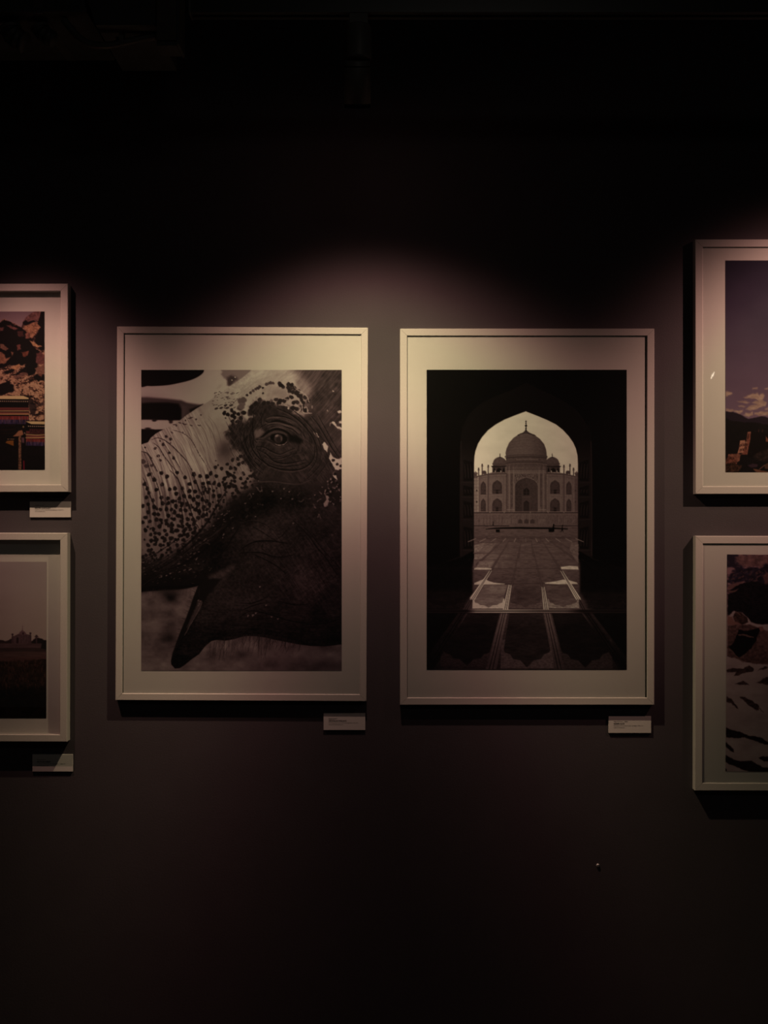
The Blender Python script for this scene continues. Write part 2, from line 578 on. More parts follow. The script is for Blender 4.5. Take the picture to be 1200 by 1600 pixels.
    for x, y in A([(895, 497), (950, 490), (1020, 490), (1065, 460), (1000, 460)]):
        s.blob(x, y, 3.0, 1.6, 0.30, ang=-0.35, soft=0.35)
    for x, y in A([(985, 548), (1025, 565), (1070, 518), (1100, 548), (1080, 580), (1145, 560), (1105, 600), (1080, 640), (1085, 680), (1135, 645), (1175, 605), (1195, 545)]):
        spot(x, y, 3.1, 0.16)
    for x, y in A([(1165, 410), (1195, 440), (1165, 490), (1200, 400)]):
        spot(x, y, 4.5, 0.38)
    for i in range(60):
        x, y = R.uniform(332, 372), R.uniform(612, 640)
        if y < 700 - 0.28 * x: continue
        s.blob(x, y, R.uniform(1.0, 2.2), 0.6, 0.34, a=0.8, ang=-0.3)
    for x, y in A([(610, 600), (590, 610), (520, 670), (540, 678), (610, 690), (480, 660), (420, 680), (700, 690), (390, 770)]):
        s.blob(x, y, 2.8, 1.0, 0.33, a=0.85, ang=R.uniform(-.2, .7), wob=.1)
    # spots read off on the lower trunk
    rows = [(130, 48), (270, 30), (335, 70), (190, 105), (80, 155), (280, 160), (450, 25), (540, 80), (640, 45), (710, 65), (830, 35), (895, 65), (790, 70), (985, 95),
            (1030, 40), (590, 155), (655, 130), (745, 150), (805, 140), (870, 145), (925, 165), (990, 165), (1040, 185), (1100, 180), (215, 220), (365, 215), (425, 205), (110, 205), (590, 235), (655, 240),
            (510, 205), (740, 258), (800, 245), (130, 255), (440, 265), (100, 308), (345, 318), (175, 340), (400, 352), (475, 320), (530, 292), (595, 300), (635, 330), (685, 300), (735, 330), (865, 290), (930, 290),
            (780, 350), (815, 385), (270, 310), (285, 375), (350, 372), (505, 378), (565, 390), (675, 375), (60, 405), (120, 385), (190, 415), (435, 400), (600, 420), (660, 445), (755, 415), (700, 465), (260, 445),
            (328, 440), (385, 445), (490, 450), (545, 455), (120, 475), (420, 485), (605, 500), (750, 510), (190, 495), (235, 500), (350, 515), (460, 515), (500, 525), (90, 535), (415, 555), (570, 555), (690, 540), (780, 560),
            (215, 560), (265, 565), (325, 570), (60, 590), (140, 580), (500, 580), (630, 555), (395, 622), (330, 605), (250, 635), (585, 635), (465, 630), (510, 640), (640, 610), (655, 655), (310, 685), (180, 665), (90, 680), (385, 690),
            (440, 685), (600, 670), (635, 710), (525, 690), (245, 720), (330, 730), (570, 735), (480, 740), (285, 765), (150, 730), (390, 770), (215, 790), (520, 790), (430, 800), (120, 850), (200, 840), (260, 850), (350, 845), (310, 800), (450, 850)]
    for x, y in C(rows):
        spot(x, y, 3.1, 0.15)
    for x, y in A([(885, 1165), (955, 1180), (1020, 1130), (1060, 1175), (1110, 1180), (1080, 1080), (1140, 1070), (1170, 1040), (1150, 1130), (1195, 1110)]):
        spot(x, y, 3.0, 0.17)
    # crowding spots toward the cheek, and below the eye
    for i in range(1300):
        x, y = R.uniform(222, 405), R.uniform(725, 885)
        e = np.interp(x, [221, 260, 300, 330, 345, 360, 380, 400], [872, 866, 846, 818, 798, 786, 770, 752])
        k = (y - (e - 62)) / 70
        if R.rand() > k * 0.6 or k > 1.05: continue
        spot(x, y, R.uniform(1.6, 2.9), 0.15, 0.9)
    for i in range(150):
        x, y = R.uniform(222, 400), R.uniform(722, 800)
        if y < 800 - 0.42 * (x - 222): continue
        spot(x, y, R.uniform(1.5, 2.6), 0.17, 0.9)
    # freckles of pale skin left in the dark
    for i in range(330):
        x, y = R.uniform(222, 400), R.uniform(795, 905)
        e = np.interp(x, [221, 260, 300, 330, 345, 360, 380, 400], [872, 866, 846, 818, 798, 786, 770, 752])
        k = 1 - abs(y - (e + 12)) / 38
        if R.rand() > k: continue
        s.blob(x, y, R.uniform(.8, 2.6), R.uniform(.4, .9), R.uniform(.35, .62), a=R.uniform(.4, .9), ang=R.uniform(-1.2, 0.2), wob=.15, seed=i)

    # folds drawn on the trunk
    wr = [A([(45, 985), (100, 1000), (140, 1050), (190, 1150), (225, 1210)]), A([(175, 885), (240, 935), (290, 1020), (340, 1090), (380, 1140), (440, 1200)]),
          A([(160, 850), (230, 830), (310, 860), (400, 930), (480, 1010), (560, 1100), (620, 1200)]), A([(400, 740), (500, 770), (590, 830), (650, 920), (700, 1020), (760, 1110), (800, 1200)]),
          C([(60, 80), (130, 260), (190, 400)]), C([(160, 20), (230, 180), (290, 400)]), C([(370, 0), (450, 90), (510, 220), (570, 370), (640, 560), (690, 650)]),
          C([(620, 20), (670, 150), (720, 260), (760, 350)]), A([(300, 900), (400, 1040), (470, 1150), (520, 1250)]), A([(70, 1000), (110, 1090), (140, 1200), (170, 1300)])]
    wds = [2.4, 1.3, 1.6, 0.9, 1.6, 1.2, 1.9, 1.6, 0.9, 1.1]
    for p_, wd_ in zip(wr, wds):
        s.stroke(p_, [wd_ * .5, wd_, wd_, wd_ * .6], 0.2, a=0.85, soft=0.7, rough=0.8)
        s.stroke([(x + wd_ * 1.3, y - .6) for x, y in p_], [wd_ * .7, wd_, wd_ * .6], 0.80, a=0.28, soft=0.8)
    for i in range(46):
        u = R.rand()
        bx, by = 226 + u * 105, 705 - u * 55 + R.uniform(-4, 18)
        L = R.uniform(18, 60)
        c_ = R.uniform(0.35, 0.6)
        pts = [(bx + L * k * (0.62 - 0.22 * k), by + L * k * (0.55 + .5 * k)) for k in (0, .35, .7, 1)]
        s.stroke(pts, [.3, .9, .4], R.choice([0.32, 0.38, 0.82]), a=R.uniform(.25, .6), soft=0.6)
    # dark creases sweeping to the corner of the mouth
    for p_, wd_ in ((C([(1000, 250), (920, 370), (830, 530), (760, 630), (650, 760), (540, 860), (440, 960), (300, 1060), (150, 1130)]), 3.2),
                    (C([(1200, 420), (1050, 600), (900, 780), (760, 900), (600, 1010), (430, 1100), (250, 1150)]), 2.4),
                    (C([(600, 700), (480, 760), (340, 860), (200, 950), (60, 1030)]), 1.6), (C([(720, 780), (600, 880), (480, 980), (320, 1080), (90, 1180)]), 1.8),
                    (C([(1200, 560), (1080, 760), (960, 940), (830, 1080), (680, 1180)]), 2.0)):
        s.stroke(p_, [wd_ * .4, wd_, wd_, wd_ * .4], 0.09, a=0.8, soft=1.2, rough=1.0)
    for i in range(90):
        u = R.rand(); v_ = R.uniform(0, 1)
        bx, by = 370 - u * 130, 790 + u * 88 + v_ * 26
        L = R.uniform(10, 34)
        s.stroke([(bx, by), (bx - L * .55, by + L * .42), (bx - L, by + L * .66)], [.3, .9, .3], R.choice([0.08, 0.10, 0.34]), a=R.uniform(.3, .7), soft=.5)
    for i in range(60):
        x, y = R.uniform(222, 340), R.uniform(865, 912)
        s.blob(x, y, R.uniform(.8, 2.2), .5, 0.45, a=R.uniform(.2, .6), ang=R.uniform(-.6, .1))

    # ---- the eye and the dark skin around it
    sock = B([(0, 610), (40, 640), (70, 650), (100, 625), (150, 565), (95, 570), (90, 500), (130, 450), (200, 400), (235, 380), (262, 430), (320, 410), (390, 440), (420, 470), (520, 460), (570, 500), (640, 545), (680, 575), (740, 620), (830, 560), (860, 560),
              (930, 760), (990, 830), (1050, 960), (1110, 1080), (1120, 1200), (1060, 1270), (900, 1350), (500, 1330), (200, 1270), (60, 1130), (0, 1000), (-110, 900), (-160, 800), (-110, 700)])
    s.poly(sock, lambda x, y: 0.225 + (fbm(x / 6, y / 6, 3, 91) - 0.5) * 0.13 + (fbm((x + y * .5) / 1.6, (y - x * .5) / 7, 3, 93) - 0.5) * 0.22 * sstep(440, 400, x)
           + (fbm((x - y * .7) / 1.4, (y + x * .7) / 9, 3, 94) - 0.5) * 0.18 * sstep(430, 470, x), soft=4.6, wob=5.0, wsc=5)
    for x, y in B([(220, 395), (180, 440), (130, 480), (115, 520), (120, 555), (270, 435), (320, 430), (370, 440), (410, 395), (455, 410), (440, 440), (500, 410), (535, 385), (585, 368), (490, 250), (450, 215), (470, 235), (550, 220), (575, 270), (600, 310), (640, 320), (660, 300),
                   (610, 430), (650, 425), (640, 500), (600, 490), (695, 400), (720, 430), (710, 465), (755, 490), (740, 520), (710, 500), (690, 360), (740, 370), (590, 230), (620, 265), (545, 260), (560, 300), (660, 345), (780, 410)]):
        spot(x, y, 3.2, 0.19)
    for x, y in B([(320, 215), (345, 205), (375, 208), (300, 222), (205, 265), (180, 275), (150, 295), (120, 318), (225, 250)]):
        spot(x, y, 2.4, 0.33)
    for x, y in B([(260, 262), (262, 323), (45, 545), (80, 345)]):
        spot(x, y, 1.8 if y < 640 else 3, 0.2)
    s.blob(*B([(45, 545)])[0], 3.4, 3.0, 0.2, soft=.25)
    for x, y in B([(30, 395), (20, 480), (45, 400), (5, 470)]):
        spot(x, y, 4, 0.36)
    # streaked skin between eye and trunk
    for i in range(120):
        x, y = R.uniform(352, 402), R.uniform(640, 735)
        L = R.uniform(6, 20)
        s.stroke([(x, y), (x + L * .28, y + L * .55), (x + L * .62, y + L)], [.3, 1.1, .3], R.choice([.13, .16, .42, .36]), a=R.uniform(.25, .6), soft=.6)
    # brow patch
    s.poly(B([(330, 300), (420, 270), (520, 290), (570, 330), (520, 370), (400, 350)]), 0.56, soft=4, a=.6)
    # pale broken skin along the right
    for pts in ([(1020, 690), (1040, 650), (1075, 690), (1110, 725), (1160, 740), (1160, 715), (1100, 700), (1080, 650), (1060, 640), (1030, 660)], [(1130, 640), (1160, 630), (1160, 670), (1130, 665)],
                [(830, 760), (860, 770), (900, 820), (880, 830)], [(960, 870), (1000, 930), (990, 1000), (950, 950), (935, 905)],
                [(1030, 1000), (1060, 1050), (1110, 1075), (1160, 1050), (1160, 1180), (1120, 1200), (1080, 1190), (1045, 1120), (1010, 1060)],
                [(1110, 525), (1150, 520), (1160, 545), (1125, 555)], [(990, 510), (1000, 520), (985, 525)], [(1050, 290), (1070, 300), (1058, 310)]):
        s.poly(B(pts), 0.72, soft=0.9, wob=1.3, wsc=3)
    for x, y in B([(1105, 1130), (1150, 1150), (1060, 1085)]): spot(x, y, 2.5, .2)
    # web of pale gaps between spots near the brow end
    for p_ in ([(610, 210), (630, 270), (700, 310), (760, 360), (790, 430)], [(570, 330), (640, 370), (700, 450), (720, 540), (810, 550)], [(430, 455), (520, 460), (560, 490)], [(640, 455), (690, 500), (650, 545)], [(590, 400), (640, 380), (680, 400)], [(730, 490), (760, 480), (770, 545)], [(520, 250), (540, 330)],
               [(450, 380), (560, 400)]):
        s.stroke(B(p_), [1.0, 2.0, 1.2], 0.66, a=.8, soft=.8, rough=1.5, seed=len(p_))
    s.blob(*B([(550, 495)])[0], 1.4, 1.4, .7)
    s.blob(*B([(820, 480)])[0], 1.2, 2.6, .5)
    # folds of the lids: dark line with a pale crest above it
    lid = [([(290, 640), (330, 655), (420, 640), (520, 660), (620, 700), (700, 770), (740, 830)], 2.6), ([(300, 600), (370, 575), (470, 580), (560, 610), (640, 660), (700, 720)], 1.8), ([(310, 700), (360, 670), (440, 680), (520, 710), (600, 740), (660, 800)], 1.8),
           ([(180, 840), (260, 810), (330, 760), (400, 735), (470, 740), (540, 770), (590, 820), (640, 860)], 4.2), ([(190, 850), (250, 855), (330, 870), (390, 900), (440, 925), (500, 915), (540, 880)], 1.8),
           ([(200, 930), (280, 940), (360, 985), (450, 1010), (540, 985), (620, 950)], 1.6), ([(180, 950), (280, 1010), (380, 1065), (480, 1065), (580, 1020), (680, 1000)], 1.5), ([(290, 1000), (380, 1090), (500, 1120), (620, 1110), (740, 1080)], 2.0),
           ([(200, 980), (280, 1100), (420, 1180), (600, 1200), (740, 1160), (830, 1080), (850, 960), (830, 860)], 2.2), ([(330, 1120), (480, 1160), (640, 1150), (760, 1110)], 1.2), ([(140, 700), (110, 820), (140, 950), (220, 1060), (330, 1150)], 1.8),
           ([(160, 560), (140, 700), (160, 830), (180, 880)], 2.0), ([(60, 680), (40, 800), (70, 930), (150, 1080), (260, 1200)], 1.6), ([(0, 720), (10, 860), (70, 1010), (150, 1140), (250, 1230)], 1.4), ([(250, 560), (240, 660), (270, 760)], 1.2),
           ([(420, 500), (560, 560), (680, 640), (780, 760), (850, 880), (880, 1010), (860, 1120), (780, 1210)], 2.0), ([(560, 490), (700, 590), (820, 720), (900, 860), (920, 1000), (900, 1130)], 1.4), ([(680, 580), (780, 680), (870, 800)], 1.0),
           ([(820, 590), (900, 700), (980, 830), (1060, 960), (1130, 1060)], 2.0), ([(880, 560), (960, 700), (1040, 850), (1140, 1010)], 1.4), ([(860, 640), (940, 760), (1010, 880)], 1.2), ([(940, 1060), (900, 1150), (830, 1230), (760, 1300)], 1.4), ([(1000, 1100), (930, 1200), (860, 1290)], 1.2)]
    for p_, wd_ in lid:
        q_ = [(x + R.uniform(-.7, .7), y + R.uniform(-.7, .7)) for x, y in B(p_)]
        s.stroke([(x - .2, y + wd_ * .95) for x, y in q_], [wd_ * .5, wd_ * 1.1, wd_ * .5], 0.37, a=.55, soft=1.0, rough=.6)
        s.stroke(q_, [wd_ * .4, wd_, wd_ * .9, wd_ * .4], 0.085, a=.9, soft=.8, rough=.6)
    for p_ in ([(310, 610), (400, 600), (500, 620), (590, 660)], [(300, 665), (400, 665), (520, 690), (600, 720), (680, 780)], [(330, 735), (420, 705), (520, 735)]):
        s.stroke(B(p_), [1, 2.6, 1], 0.42, a=.75, soft=1.4, rough=.5)
    s.poly(B([(160, 740), (230, 720), (280, 760), (220, 830), (170, 840)]), 0.50, soft=3.2, a=.75)
    for i in range(90):
        a_ = R.uniform(0, 2 * math.pi); rr = R.uniform(22, 42)
        cx, cy = 434, 690
        x, y = cx + 1.15 * rr * math.cos(a_) * 1.1, cy + rr * math.sin(a_)
        if y < 660 and x < 420: continue
        tx, ty = -math.sin(a_) * 1.1, math.cos(a_)
        L = R.uniform(4, 12)
        s.stroke([(x - tx * L, y - ty * L), (x + math.cos(a_) * 1.2, y + math.sin(a_) * 1.2), (x + tx * L, y + ty * L)], [.3, .9, .3], R.choice([.09, .12, .40]), a=R.uniform(.3, .65), soft=.5)
    # eyeball
    s.poly(B([(330, 830), (370, 790), (430, 775), (500, 790), (540, 830), (530, 880), (480, 905), (420, 895), (370, 860)]), 0.075, soft=1.2)
    s.poly(B([(540, 800), (640, 800), (720, 860), (680, 900), (560, 870)]), 0.08, soft=3)
    s.blob(*B([(437, 838)])[0], 6.6, 6.6, 0.30, soft=.25)
    s.blob(*B([(440, 850)])[0], 4.2, 4.4, 0.18, soft=.4)
    s.blob(*B([(418, 806)])[0], 2.8, 1.6, 0.50, soft=.5, ang=-.4)
    s.blob(*B([(470, 840)])[0], 1.2, 3.2, 0.36, soft=.5)
    s.stroke(B([(400, 900), (440, 915), (500, 905), (530, 878)]), [.6, 1.3, 1.0, .6], 0.55, a=.85, soft=.6, rough=.9)
    s.blob(*B([(335, 835)])[0], 1.6, 1.8, 0.30, soft=.5)
    s.stroke(B([(210, 855), (280, 855), (350, 880), (400, 905)]), [.6, 1, .8], 0.42, a=.7)

    # ---- below the eye: pale flecks and creases
    for p_ in ([(160, 180), (195, 200), (215, 230), (245, 235), (245, 175)], [(85, 300), (110, 265), (130, 300), (110, 325)], [(655, 345), (700, 355), (720, 330)], [(660, 280), (690, 245)], [(760, 320), (800, 320)],
               [(960, 265), (1000, 300), (1010, 360), (970, 400)], [(880, 350), (920, 320)], [(830, 380), (860, 430)], [(880, 545), (900, 500), (915, 545)], [(1060, 190), (1110, 200), (1090, 250)], [(1060, 60), (1090, 90), (1090, 120)],
               [(890, 230), (930, 270)], [(1000, 150), (1000, 200)], [(1040, 735), (1085, 720)], [(1060, 310), (1080, 335)], [(1130, 180), (1145, 260)], [(200, 380), (260, 390)]):
        s.stroke(D(p_), [1.0, 2.0, 1.0], R.uniform(.42, .6), a=.6, soft=.9, rough=2.0, seed=int(p_[0][0]))
    s.poly(D([(960, 262), (1000, 270), (1012, 330), (1000, 400), (965, 410), (950, 370), (985, 340)]), 0.55, soft=1, wob=1.4, wsc=3)
    s.poly(D([(1060, 55), (1100, 60), (1105, 110), (1080, 90)]), 0.72, soft=.8, wob=1)
    for i in range(60):
        x, y = R.uniform(480, 534), R.uniform(738, 800)
        if y > 738 + (x - 470) * 1.1 or y < 800 - (x - 470) * 1.25: continue
        s.blob(x, y, R.uniform(.7, 2.2), R.uniform(.5, 1.1), R.uniform(.4, .62), a=.8, ang=R.uniform(0, 3), wob=.2, seed=i)
        spot(x + 3, y + 1, 2.2, .12, .8)
    for x, y in D([(370, 238), (500, 210), (560, 242), (465, 320), (595, 325), (60, 375), (150, 265), (935, 190), (850, 280), (605, 600), (210, 120), (175, 525)]):
        s.blob(x, y, R.uniform(.8, 1.6), R.uniform(.7, 1.2), .45, a=.9, wob=.15)
    s.stroke(D([(30, 170), (130, 140), (260, 130), (400, 130), (540, 150), (680, 155), (800, 110)]), [.6, 1.4, 1.2, .6], .42, a=.55, soft=.8)
    for p_, wd_ in (([(0, 910), (80, 850), (180, 810), (300, 800), (420, 810), (540, 830)], 2.6), ([(0, 940), (140, 930), (260, 940), (360, 975), (480, 985), (600, 960)], 2.2), ([(150, 640), (250, 700), (340, 760), (420, 800)], 1.0), ([(280, 800), (250, 880), (300, 930)], .9),
                    ([(170, 960), (300, 1020), (420, 1090), (520, 1170)], 2.0), ([(600, 560), (760, 720), (880, 880), (980, 1000), (1100, 1180)], 1.6), ([(680, 590), (820, 740), (960, 920), (1120, 1090)], 1.2), ([(560, 640), (480, 740), (420, 780)], .8), ([(0, 620), (120, 580), (260, 600), (380, 680)], 1.0)):
        s.stroke([(x, y - 1.3) for x, y in D(p_)], [.5, wd_, .5], .27, a=.45, soft=1.2)
        s.stroke(D(p_), [wd_ * .4, wd_, wd_ * .4], 0.075, a=.9, soft=.9, rough=.8)
    for p_ in ([(370, 700), (430, 770)], [(990, 800), (1060, 740)], [(580, 180 + 1020), (660, 1100)]):
        s.stroke(D(p_), [.5, .9, .5], .42, a=.6)
    for i in range(210):
        x, y = R.uniform(372, 534), R.uniform(805, 935)
        a_ = R.choice([0.9, -0.75, 0.95, 0.15]) + R.uniform(-.15, .15)
        L = R.uniform(4, 15)
        s.stroke([(x, y), (x + L * math.cos(a_), y + L * math.sin(a_))], [.35, .5], R.choice([.10, .26, .33]), a=R.uniform(.25, .6), soft=.5)

    # ---- mouth and lower lip
    s.poly(C([(800, 1200), (870, 1170), (960, 1130), (1050, 1090), (1110, 1070), (1110, 1110), (1060, 1160), (990, 1200), (900, 1240), (830, 1280)]), lambda x, y: .33 + (fbm(x / 4, y / 4, 3, 63) - .5) * .2, soft=4, a=.8)
    s.poly(E([(700, 175), (760, 120), (860, 100), (940, 110), (880, 200), (800, 290), (700, 480), (640, 600), (540, 740), (470, 860), (440, 850), (520, 640), (600, 430), (660, 260)]), 0.13, soft=2)
    s.poly(E([(690, 340), (740, 370), (720, 440), (650, 540), (590, 640), (560, 660), (610, 540), (660, 430)]), 0.33, soft=1.8, wob=1.0, wsc=3)
    s.stroke(E([(735, 370), (700, 450), (640, 560), (590, 640), (560, 700), (530, 750)]), [.5, 1.0, 1.4, .6], .50, a=.8, soft=.6, rough=.5)
    for x, y in E([(690, 350), (700, 390), (715, 360), (690, 410)]): s.blob(x, y, 1.2, .9, .55, a=.7, wob=.2)
    for i in range(120):
        x, y = R.uniform(285, 400), R.uniform(930, 1020)
        if y > 1050 - (x - 262) * .66 or x < 300 - (y - 960) * .3: continue
        a_ = R.uniform(-.2, .9)
        L = R.uniform(2, 8)
        s.stroke([(x, y), (x + L * math.cos(a_), y + L * math.sin(a_))], [.4, .7], R.choice([.08, .28]), a=R.uniform(.3, .6), soft=.5)
    for x, y in G([(297, 405), (90, 525), (180, 495), (145, 520), (225, 195), (360, 535), (430, 560)]):
        s.blob(x, y, R.uniform(.9, 1.6), R.uniform(.8, 1.6), .62, a=.85, wob=.2)
    for p_ in ([(0, 380), (120, 385), (230, 350), (330, 300)], [(0, 540), (120, 470), (260, 490), (400, 530), (560, 580), (740, 600)], [(440, 360), (620, 400), (800, 390)], [(560, 580), (760, 620), (960, 610), (1140, 560)], [(0, 470), (180, 400), (320, 370)]):
        s.stroke(G(p_), [.6, 1.8, .6], .08, a=.85, soft=1.0, rough=.7)
        s.stroke([(x, y + 1.8) for x, y in G(p_)], [.4, 1.0, .4], .26, a=.5, soft=.8)
    for i in range(70):
        x, y = R.uniform(375, 534), R.uniform(955, 992)
        L = R.uniform(8, 26)
        s.stroke([(x, y), (x + L * .6, y + L * .06), (x + L, y + L * .14)], [.3, .6, .3], R.choice([.08, .25]), a=R.uniform(.3, .6), soft=.5)
    # bristles under the chin and along the lip
    for i in range(150):
        x = R.uniform(325, 470)
        yb = np.interp(x, [325, 350, 375, 400, 430, 470], [1010, 1000, 996, 994, 997, 1006])
        L = R.uniform(8, 34) * (1 if x < 420 else .6)
        s.stroke([(x, yb - 3), (x - R.uniform(0, 3), yb + L * .5), (x - R.uniform(0, 7), yb + L)], [.7, .5, .3], R.choice([.22, .28]), a=R.uniform(.3, .75), soft=.5)
    for i in range(60):
        t_ = R.rand()
        x, y = 306 - t_ * 36, 920 + t_ * 110
        s.stroke([(x, y), (x - R.uniform(3, 7), y + R.uniform(-4, 1))], [.5, .3], .2, a=R.uniform(.3, .6), soft=.5)
    for i in range(60):
        x = R.uniform(225, 312)
        s.stroke([(x, 920), (x + R.uniform(-2, 2), 920 + R.uniform(4, 16))], [.5, .3], .3, a=R.uniform(.2, .5), soft=.5)
    return s


def art_elephant():
    s = paint_elephant()
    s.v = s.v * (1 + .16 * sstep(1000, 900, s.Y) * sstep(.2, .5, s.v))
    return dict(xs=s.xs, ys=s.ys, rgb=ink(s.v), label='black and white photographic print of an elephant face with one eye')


# ---- palace through an arch ----------------------------------------------------------------------
def paint_palace(res=1.25):
    x0, x1, y0, y1 = 666.6, 979.2, 577.8, 1046.6
    s = Sheet(grid(x0, x1, int((x1 - x0) * res)), grid(y0, y1, int((y1 - y0) * res)))
    X, Y = s.X, s.Y
    R = np.random.RandomState(11)
    K = 1200 / 185.0
    Q = lambda pts: zp(730, 630, K, pts)
    H = lambda pts: zp(660, 570, 1200 / 325.0, pts)
    cx = 822.0
    # the dark hall
    s.v[:] = 0.055 + (fbm(X / 12, Y / 12, 3, 3) - 0.5) * 0.02
    # moulded reveal of the arch, a little lighter
    s.poly(H([(597, 105), (700, 155), (800, 205), (880, 260), (935, 330), (962, 400), (972, 480), (985, 620), (985, 1115), (896, 1070), (205, 1070), (212, 1115), (215, 600), (220, 470), (232, 370), (270, 290), (340, 225), (430, 180), (520, 145)]), 0.105, soft=1.2)
    s.stroke(H([(597, 105), (700, 155), (800, 205), (880, 260), (935, 330), (962, 400), (972, 480)]), [.6, 1.2, 1.6, 1.8], 0.15, a=.7, soft=.8)
    s.stroke(H([(597, 105), (520, 145), (430, 180), (340, 225), (270, 290), (235, 370), (220, 470)]), [.6, 1.0, 1.2, 1.2], 0.13, a=.7, soft=.8)
    for sx in (1, -1):
        M = lambda pts: [(cx + sx * (x - cx), y) for x, y in pts]
        # jamb with its panels
        xo = 924.5 if sx > 0 else 925.5
        s.poly(M([(903, 690), (921, 660), (925, 700), (925, 872), (903, 860)]), lambda x, y: .10 + .075 * sstep(680, 730, y), soft=1.2)
        for ya, yb in ((718, 752), (758, 775), (782, 810), (822, 858)):
            s.poly(M([(905.5, ya + 4), (920, ya), (920, yb), (905.5, yb - 1)]), 0.11, soft=.6)
            for k in range(3):
                xx = 907.5 + k * 4.6
                if yb - ya < 40:
                    s.stroke(M([(xx, yb - 5), (xx + .5, (ya + yb) / 2), (xx + 1.6, ya + 7)]), [1.1, 1.6, .8], 0.25, a=.8, soft=.6)
                else:
                    s.stroke(M([(xx, yb - 3), (xx, ya + 6)]), 1.0, 0.17, a=.8, soft=.6)
            s.stroke(M([(903.5, yb + 2.5), (923, yb + 1.5)]), 1.2, 0.22, soft=.6)
        s.stroke(M([(923.5, 690), (924.5, 760), (924.5, 868)]), 1.4, 0.26 if sx > 0 else .20, a=.8, soft=.7)
        s.stroke(M([(921.5, 815), (921.5, 865)]), 1.0, 0.15, a=.7, soft=.6)
    # the opening
    L = Q([(70, 600), (73, 540), (85, 480), (110, 410), (150, 345), (210, 275), (290, 215), (380, 165), (480, 125), (560, 95), (594, 83)])
    Rr = Q([(630, 97), (720, 132), (810, 170), (900, 215), (970, 270), (1030, 335), (1075, 400), (1102, 460), (1118, 530), (1122, 600)])
    opening = L + Rr + Q([(1124, 2900), (66, 2900)])
    w, om = s.mask_poly(opening, soft=.7, full=True)
    sky = 1.21 + (fbm(X / 16, Y / 9, 4, 7) - 0.5) * 0.10 - 0.03 * sstep(660, 720, Y)
    base = s.v.copy()
    s.v = sky
    stone = lambda d: (lambda x, y: d + (fbm(x / 2.2, y / 2.2, 3, 15) - 0.5) * 0.12 + (vnoise(x / .9, y / .9, 16) - .5) * .06)
    def mir(pts):
        return [(cx + (cx - x), y) for x, y in pts]
    def both(f):
        f(lambda p: p); f(mir)
    # far minarets at both sides
    for f in (lambda p: p, mir):
        s.poly(f(Q([(68, 760), (110, 760), (110, 1110), (68, 1110)])), stone(.72), soft=.6)
        s.poly(f(Q([(60, 735), (108, 735), (108, 760), (60, 760)])), .5, soft=.6)
        s.blob(*f(Q([(84, 712)]))[0], 3.4, 2.2, .55); s.poly(f(Q([(68, 715), (100, 715), (98, 738), (70, 738)])), .45, soft=.5)
        s.stroke(f(Q([(84, 715), (84, 690)])), .8, .5)
        for k in range(9): s.stroke(f(Q([(68, 785 + k * 36), (110, 785 + k * 36)])), .6, .45, a=.6)
        for yy in (885, 1000): s.blob(*f(Q([(97, yy)]))[0], 1.1, 1.6, .3)
    s.poly(Q([(1088, 760), (1128, 760), (1128, 1110), (1088, 1110)]), .42, soft=.6, a=.75)
    # main block
    body = Q([(112, 735), (210, 712), (250, 702), (395, 702), (395, 640), (808, 640), (808, 702), (950, 706), (1000, 715), (1090, 738), (1086, 1110), (112, 1110)])
    s.poly(body, stone(.60), soft=.7)
    # parapet line
    for f in (lambda p: p, mir):
        s.stroke(f(Q([(110, 742), (210, 722), (395, 712)])), 1.8, .44, soft=.6)
        s.stroke(f(Q([(114, 765), (210, 748), (395, 742)])), .8, .46, a=.7, soft=.5)
        s.stroke(f(Q([(120, 940), (210, 936), (380, 930)])), 1.6, .68, a=.6, soft=.6)
        # pinnacles
        for x, yt in ((116, 655), (152, 615), (213, 625)):
            yb = 735 if x < 130 else (722 if x < 180 else 1100)
            s.stroke(f(Q([(x, yt + 12), (x, yb)])), 1.7, .44, soft=.5)
            s.blob(*f(Q([(x, yt + 8)]))[0], 1.2, 1.5, .36)
            s.stroke(f(Q([(x - 8, yt + 22), (x + 8, yt + 22)])), .9, .38)
        s.blob(*f(Q([(172, 700)]))[0], 3.4, 2.6, .40); s.poly(f(Q([(150, 702), (195, 702), (195, 718), (150, 718)])), .42, soft=.5)
        for x, a_ in ((212, .52), (240, .68), (122, .66), (375, .7), (398, .5), (128, .45), (370, .5), (200, .66)):
            s.stroke(f(Q([(x, 730), (x, 1105)])), .9, a_, a=.6, soft=.5)
        # niches: outer bay narrow, inner bay wide; upper and lower
        for x, hw, yt, yb in ((163, 28, 790, 925), (163, 26, 965, 1098), (304, 50, 778, 918), (304, 50, 962, 1098)):
            ya = yt + 45
            s.poly(f(Q([(x - hw - 8, yt - 12), (x + hw + 8, yt - 12), (x + hw + 8, yb + 2), (x - hw - 8, yb + 2)])), .66, soft=.6, a=.45)
            s.poly(f(Q([(x - hw, yb), (x - hw, ya + 10), (x - hw * .8, ya - 18), (x, yt), (x + hw * .8, ya - 18), (x + hw, ya + 10), (x + hw, yb)])),
                   lambda a, b: .36 + (fbm(a / 2, b / 2, 2, 33) - .5) * .12, soft=.7)
            s.poly(f(Q([(x - hw * .6, yb - 50), (x - hw * .6, ya), (x, yt + 15), (x + hw * .6, ya), (x + hw * .6, yb - 50)])), .42, soft=.8, a=.6)
            if hw > 40:
                s.poly(f(Q([(x - 14, yb), (x - 14, yb - 40), (x + 12, yb - 40), (x + 12, yb)])), .22, soft=.6)
                s.stroke(f(Q([(x - hw, yb - 22), (x + hw, yb - 22)])), .6, .55, a=.6)
            else:
                s.stroke(f(Q([(x - hw, yb - 20), (x + hw, yb - 20)])), .6, .52, a=.6)
